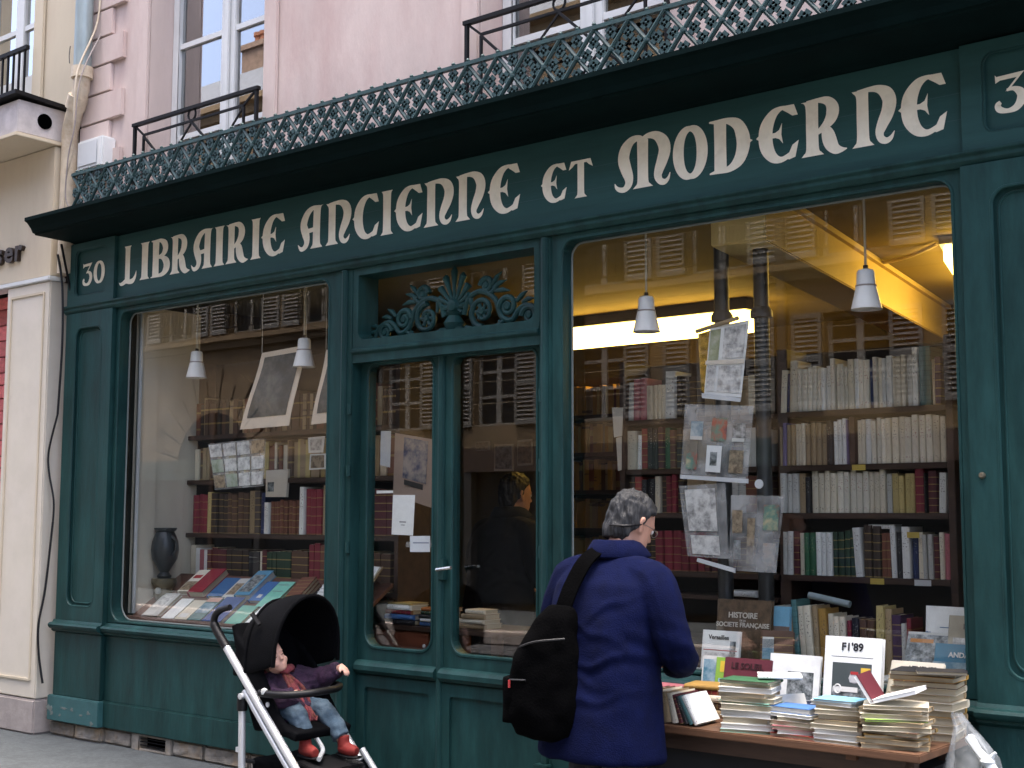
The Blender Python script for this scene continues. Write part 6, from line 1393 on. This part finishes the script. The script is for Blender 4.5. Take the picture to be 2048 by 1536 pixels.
# shoulder bag (a thing of its own, slung over the coat)
bag_m = mat('black_nylon', (.0012, .0012, .0014), 1, .3, 12, .3, 120, spec=.03)
t = thing('shoulder_bag', 'big black shoulder bag hanging on the man\'s back', 'bag', (5.23, -.83, .02), rad(-14))
mb = MB()
mb.loft([ell((x, y, z), rx, ry, 24, 3, 0, .5) for z, x, y, rx, ry in ((.60, -.235, -.20, .07, .05), (.615, -.235, -.20, .125, .085), (.70, -.24, -.205, .15, .10), (.82, -.245, -.205, .15, .10), (.93, -.23, -.20, .135, .09), (1.02, -.215, -.19, .105, .07), (1.08, -.20, -.18, .085, .05), (1.12, -.185, -.165, .05, .03))])
blob('bag_body', mb, bag_m, t, .011, 2, .013, 8)
mb = MB(); mb.loft([ell((-.30, -.27, z), .085, .05, 18, 3, 0, .5) for z in (.66, .68, .82, .84)]); blob('front_pocket', mb, bag_m, t, .01, 2, .006, 9)
m = MB(); pts = catmull([(-.185, -.165, 1.09), (-.165, -.13, 1.20), (-.145, -.06, 1.31), (-.130, .04, 1.352), (-.135, .13, 1.31), (-.16, .19, 1.20), (-.2, .18, 1.05)], 6)
prev = None; V0 = []
for i, p in enumerate(pts):
    p = Vector(p); d = Vector(pts[min(i+1, len(pts)-1)])-Vector(pts[max(0, i-1)]); d.normalize(); sx = Vector((.95, .25, -.15)).normalized(); sx = (sx-d*sx.dot(d)).normalized(); nn = d.cross(sx)
    V0.append([p+sx*.036-nn*.004, p+sx*.036+nn*.004, p-sx*.036+nn*.004, p-sx*.036-nn*.004])
m.loft(V0); m.build('strap', bag_m, t)
MB().box(-.315, -.307, -.335, -.33, .80, .83).build('red_tag', inkr, t)
zip_m = mat('zip_grey', (.006, .006, .007), .6, .2)
MB().tube([tuple(q) for q in catmull([(-.37, -.16, .92), (-.31, -.285, .95), (-.20, -.295, .985), (-.10, -.22, 1.0)], 6)], .0045, 6).build('zip', zip_m, t, True)
MB().tube([tuple(q) for q in catmull([(-.39, -.26, .815), (-.32, -.325, .83), (-.235, -.31, .835)], 6)], .004, 6).build('zip', zip_m, t, True)
MB().box(-.205, -.155, -.20, -.165, 1.085, 1.115).build('buckle', zip_m, t, bevel=.004)
# shopkeeper inside
coat_blk = mat('black_wool_coat', (.006, .006, .007), .95, .2, 14)
man('person in black standing inside the shop behind the right door pane', (2.50, 1.72, .02), rad(-14), coat_blk, mat('dark_hair', (.012, .010, .009), .6, .5, 40, .4, 80), coat_blk, turn=rad(-8), bend=rad(4), scale=1.10)

# ------------------------------------------------------------------ pushchair
alu = mat('brushed_aluminium', (.62, .64, .66), .35, .06, 20, metal=.55)
fab = mat('black_canopy_cloth', (.0018, .002, .0028), .95, .3, 10, .3, 160, spec=.08)
PX, PY = 2.95, -.50
t = thing('pushchair', 'black umbrella pushchair with aluminium tubes, standing at the left stall riser', 'pushchair', (PX, PY, 0))
for sg in (-1, 1):
    y = sg*.215
    MB().tube([(-.315, y, .835), (.02, y, .495), (.24, y, .275), (.30, y, .21)], [.021]*4, 12, sy=1.0).build('front_tube', alu, t, True)
    MB().tube([(-.14, y, .60), (.02, y-.0, .435), (.22, y, .235)], .016, 10).build('lower_tube', alu, t, True)
    MB().tube([tuple(q) for q in catmull([(-.29, y, .81), (-.345, y, .865), (-.395, y, .925), (-.39, y, .97), (-.35, y, 1.0), (-.27, y, 1.02)], 5)], [.024]*11+[.019]*10+[.016]*5, 10).build('handle_grip', black_rub, t, True)
    MB().tube([(-.155, y, .585), (-.155, y, .50)], .028, 10).build('pivot', black_rub, t, True)
    MB().lathe([(0, -.035), (.016, -.03), (.016, .03), (0, .035)], 10).build('pivot_bolt', alu, t, True).matrix_local = Matrix.Translation((-.14, y, .575)) @ Matrix.Rotation(rad(90), 4, 'X')
    MB().tube([(-.155, y, .51), (-.15, y, .3), (-.145, y, .10)], .019, 12).build('rear_leg', alu, t, True)
    for zz in (.14, .29): MB().box(-.185, -.165, y-.012, y+.012, zz, zz+.025).build('leg_stop', alu, t)
    MB().tube([tuple(q) for q in catmull([(-.14, y, .15), (-.02, y, .20), (.10, y, .20), (.24, y, .165)], 5)], .015, 8).build('brace', alu, t, True)
    MB().tube([(.28, y, .235), (.33, y, .16), (.36, y, .12)], .026, 10).build('front_fork', black_rub, t, True)
    for wx in (-.145, .40):
        for dy in (-.028, .028):
            W = part('wheel', t)
            MB().tube([(wx+.062*math.cos(k*math.pi/12), y+dy, .075+.062*math.sin(k*math.pi/12)) for k in range(24)], .013, 8, True).build('tyre', black_rub, W, True)
            m = MB(); m.tube([(wx, y+dy-.012, .075), (wx, y+dy+.012, .075)], .018, 12)
            for k in range(5): m.bar((wx, y+dy, .075), (wx+.055*math.cos(k*1.2566), y+dy, .075+.055*math.sin(k*1.2566)), .014)
            m.build('hub', greystone, W, True)
MB().tube([(-.145, -.2, .075), (-.145, .2, .075)], .008, 8).build('axle', alu, t, True)
MB().tube([(.40, -.24, .075), (.40, .24, .075)], .008, 8).build('axle', alu, t, True)
MB().tube([(-.15, -.2, .25), (.1, 0, .2), (-.15, .2, .25)], .012, 8).build('cross_brace', black_rub, t, True)
# seat
mb = MB()
def slab(pts, th, hw):
    for (x0, z0), (x1, z1) in zip(pts, pts[1:]):
        d = Vector((x1-x0, 0, z1-z0)).normalized(); nn = Vector((-d.z, 0, d.x))*th/2; a = Vector((x0, 0, z0))-d*.01; b = Vector((x1, 0, z1))+d*.01
        vs = [Vector((p.x, y, p.z)) for p in (a-nn, a+nn, b+nn, b-nn) for y in (-hw, hw)]
        mb.add(vs, [(0, 1, 3, 2), (2, 3, 5, 4), (4, 5, 7, 6), (6, 7, 1, 0), (0, 2, 4, 6), (1, 7, 5, 3)])
slab([(-.27, .92), (-.17, .66), (-.08, .44), (.14, .42), (.22, .40)], .05, .19)
for y in (-.185, .185):
    vs = [(-.26, y-.015, .90), (-.05, y-.015, .72), (.10, y-.015, .50), (.18, y-.015, .42), (-.08, y-.015, .40), (-.18, y-.015, .62)]; n = len(vs)
    mb.add(vs+[(x, yy+.03, z) for x, yy, z in vs], [tuple(range(n)), tuple(range(2*n-1, n-1, -1))]+[(j, j+n, (j+1) % n+n, (j+1) % n) for j in range(n)])
blob('seat', mb, fab, t, .011, 2, .005, 9)
for (x, z) in ((.03, .545), (.035, .46)): MB().lathe([(0, -.008), (.013, -.006), (.013, 0), (0, .004)], 10).build('seat_button', alu, t, True).matrix_local = Matrix.Translation((x, -.208, z)) @ Matrix.Rotation(rad(90), 4, 'X')
# hood
m = MB(); R = []; n = 16
for i, (x, w_, zt, zb) in enumerate(((-.335, .13, .80, .66), (-.30, .17, .92, .66), (-.24, .195, 1.0, .66), (-.15, .21, 1.055, .68), (-.05, .218, 1.085, .70), (.03, .222, 1.095, .72), (.085, .224, 1.085, .735))):
    ro = [Vector((x+.035*math.sin(math.pi*k/n)*(i/6), w_*math.cos(math.pi*k/n)*(1.0), zb+(zt-zb)*abs(math.sin(math.pi*k/n))**.75)) for k in range(n+1)]
    R.append(ro)
k = n+1; vs = [p for r_ in R for p in r_]; fs = [(i*k+j, i*k+j+1, (i+1)*k+j+1, (i+1)*k+j) for i in range(len(R)-1) for j in range(n)]
fs.append(tuple(range(k)))
m.add(vs, fs); ho = m.build('hood', fab, t, 'all', fix=False)
md = ho.modifiers.new('s', 'SOLIDIFY'); md.thickness = .012; md2 = ho.modifiers.new('d', 'SUBSURF'); md2.levels = 1; md2.render_levels = 1
MB().tube([p for p in R[-1]], .011, 8).build('hood_rim', fab, t, True)
MB().tube([p for p in R[3]], .008, 8).build('hood_rib', fab, t, True)
MB().tube([(-.05, -.2, .94), (-.10, -.21, .995)], .012, 6).build('hood_lever', black_rub, t, True)
MB().tube([tuple(q) for q in catmull([(-.02, -.215, .60), (.12, -.20, .60), (.21, -.10, .605), (.23, 0, .61), (.21, .10, .61), (.12, .20, .61), (-.02, .215, .60)], 5)], .019, 10).build('bumper_bar', black_rub, t, True)
for y in (-.21, .215): MB().lathe([(0, -.02), (.016, -.012), (.018, 0), (.016, .012), (0, .02)], 10, (.02 if y < 0 else .05, y-.01, .61)).build('bar_button', mat('pale_plastic', (.5, .52, .5), .4), t, True)
MB().box(.20, .36, -.16, .16, .245, .262, Matrix.Rotation(rad(14), 3, 'Y')).build('footrest', black_rub, t, bevel=.004)
MB().tube([tuple(q) for q in catmull([(.19, -.04, .40), (.25, -.03, .33), (.27, -.06, .30), (.30, -.1, .29)], 5)], .012, 8).build('footrest_strut', alu, t, True)
MB().tube([(.30, .20, .30), (.42, .215, .16)], .018, 10).build('front_strut', alu, t, True)
m = MB(); m.box(-.13, .2, -.17, .17, .14, .26); blob('basket', m, fab, t, .012, 2, .006, 8)

# ---- the child, asleep in the pushchair
t = thing('person', 'small child in a purple coat and red shoes asleep in the pushchair', 'person', (PX, PY, 0))
HC = Matrix.Translation((-.01, -.10, .70)) @ Matrix.Rotation(rad(-100), 4, 'Z') @ Matrix.Rotation(rad(14), 4, 'X') @ Matrix.Rotation(rad(22), 4, 'Y')
s = .74
mb = MB(); head(mb, s)
for sg in (-1, 1): sph(mb, (sg*.036*s, .070*s, .062*s), (.026*s, .022*s, .026*s), 10)
xf(mb, 0, HC)
limb(mb, [(-.10, -.02, .64), (-.10, -.04, .69), tuple(HC @ Vector((0, -.01, .03)))], [.035, .034, .036])
mb.loft([ell((x, y, z), rx, ry, 16) for z, x, y, rx, ry in ((.45, -.03, 0, .085, .09), (.54, -.06, 0, .08, .085), (.62, -.09, -.01, .075, .09), (.66, -.10, -.015, .05, .06))])
ARM = {-1: [(-.09, -.09, .645), (-.02, -.145, .58), (.06, -.13, .57), (.12, -.08, .60)], 1: [(-.09, .08, .65), (.0, .155, .635), (.09, .18, .672), (.15, .188, .705)]}
LEG = {-1: [(-.02, -.06, .475), (.09, -.085, .505), (.16, -.085, .42), (.185, -.085, .36)], 1: [(-.02, .06, .475), (.12, .08, .498), (.215, .085, .425), (.28, .09, .352)]}
for sg in (-1, 1):
    limb(mb, ARM[sg], [.036, .032, .026, .018]); limb(mb, LEG[sg], [.05, .043, .036, .028])
hand(mb, Matrix.Translation((.152, .186, .716)) @ Matrix.Rotation(rad(-95), 4, 'Z') @ Matrix.Rotation(rad(-30), 4, 'X'), .52, .55, 1)
hand(mb, Matrix.Translation((.13, -.07, .605)) @ Matrix.Rotation(rad(-60), 4, 'Z'), .5, .7, -1)
blob('body', mb, skin_child, t, .0045, 1)
# closed eyelids and hair
for sg in (-1, 1):
    m = MB(); m.tube([(sg*.016*s, .089*s, .104*s), (sg*.028*s, .0895*s, .100*s), (sg*.042*s, .082*s, .104*s)], .0022, 5); xf(m, 0, HC); m.build('eyelash', mat('lash_brown', (.06, .03, .02), .7), t)
mb = MB(); hair(mb, s, .006); xf(mb, 0, HC); blob('hair', mb, mat('brown_hair', (.05, .03, .018), .6, .5, 40, .4, 80), t, .005, 1, .003, 40)
purple = mat('purple_coat', (.022, .009, .028), .9, .45, 12, .4, 120, grime=(.065, .022, .055), gscale=12)
mb = MB(); mb.loft([ell((x, y, z), rx, ry, 22, 2.3) for z, x, y, rx, ry in ((.44, -.01, 0, .135, .135), (.50, -.02, 0, .13, .135), (.57, -.055, 0, .115, .132), (.63, -.085, -.008, .10, .128), (.67, -.10, -.015, .065, .09), (.69, -.105, -.02, .048, .06))])
for sg in (-1, 1): limb(mb, [ARM[sg][0], ARM[sg][1], ARM[sg][2], tuple(Vector(ARM[sg][2]).lerp(Vector(ARM[sg][3]), .8))], [.064, .058, .05, .04])
blob('coat', mb, purple, t, .006, 2, .011, 17)
jean = mat('blue_denim', (.052, .088, .125), .9, .35, 18, .3, 200, grime=(.11, .155, .2), gscale=16)
mb = MB()
for sg in (-1, 1): limb(mb, [LEG[sg][0], LEG[sg][1], LEG[sg][2], tuple(Vector(LEG[sg][2]).lerp(Vector(LEG[sg][3]), .75))], [.066, .057, .05, .048])
blob('jeans', mb, jean, t, .006, 2, .009, 19)
redsh = mat('red_shoe_leather', (.17, .011, .008), .8, .25, 20); 
for sg in (-1, 1):
    a = Vector(LEG[sg][3]); mb = MB(); limb(mb, [tuple(a+Vector((-.005, 0, .03))), tuple(a+Vector((0, 0, -.02)))], [.031, .033]); limb(mb, [tuple(a+Vector((-.02, 0, -.03))), tuple(a+Vector((.04, sg*.005, -.04))), tuple(a+Vector((.085, sg*.01, -.045)))], [.032, .033, .024]); blob('shoe', mb, redsh, t, .006, 1)
    m = MB(); m.tube([tuple(a+Vector((-.035, 0, -.065))), tuple(a+Vector((.04, sg*.005, -.072))), tuple(a+Vector((.105, sg*.01, -.07)))], [.026, .03, .018], 10, sy=.4); m.build('sole', black_rub, t, True)
# scarf: wrapped collar and hanging fringe
sc_m = mat('rose_scarf', (.20, .04, .05), .9, .6, 26, .5, 120, grime=(.26, .11, .05), gscale=24)
mb = MB(); mb.tube([(-.095+.062*math.cos(k*math.pi/8), -.03+.072*math.sin(k*math.pi/8), .695+.012*math.sin(k)) for k in range(16)], .021, 10, True)
blob('scarf', mb, sc_m, t, .006, 1, .006, 26)
for k in range(9):
    y = -.04+.011*k; dx = random.uniform(-.01, .01)
    m = MB(); m.tube([tuple(q) for q in catmull([(-.04, -.03+.3*(y+.0), .675), (.025+dx, y-.01, .61), (.075+dx, y, .53), (.12+dx, y+random.uniform(-.02, .02), .50), (.14+dx, y+random.uniform(-.03, .03), .45)], 4)], [.010]*12+[.007]*5, 6); m.build('scarf_strand', sc_m, t, 'all')
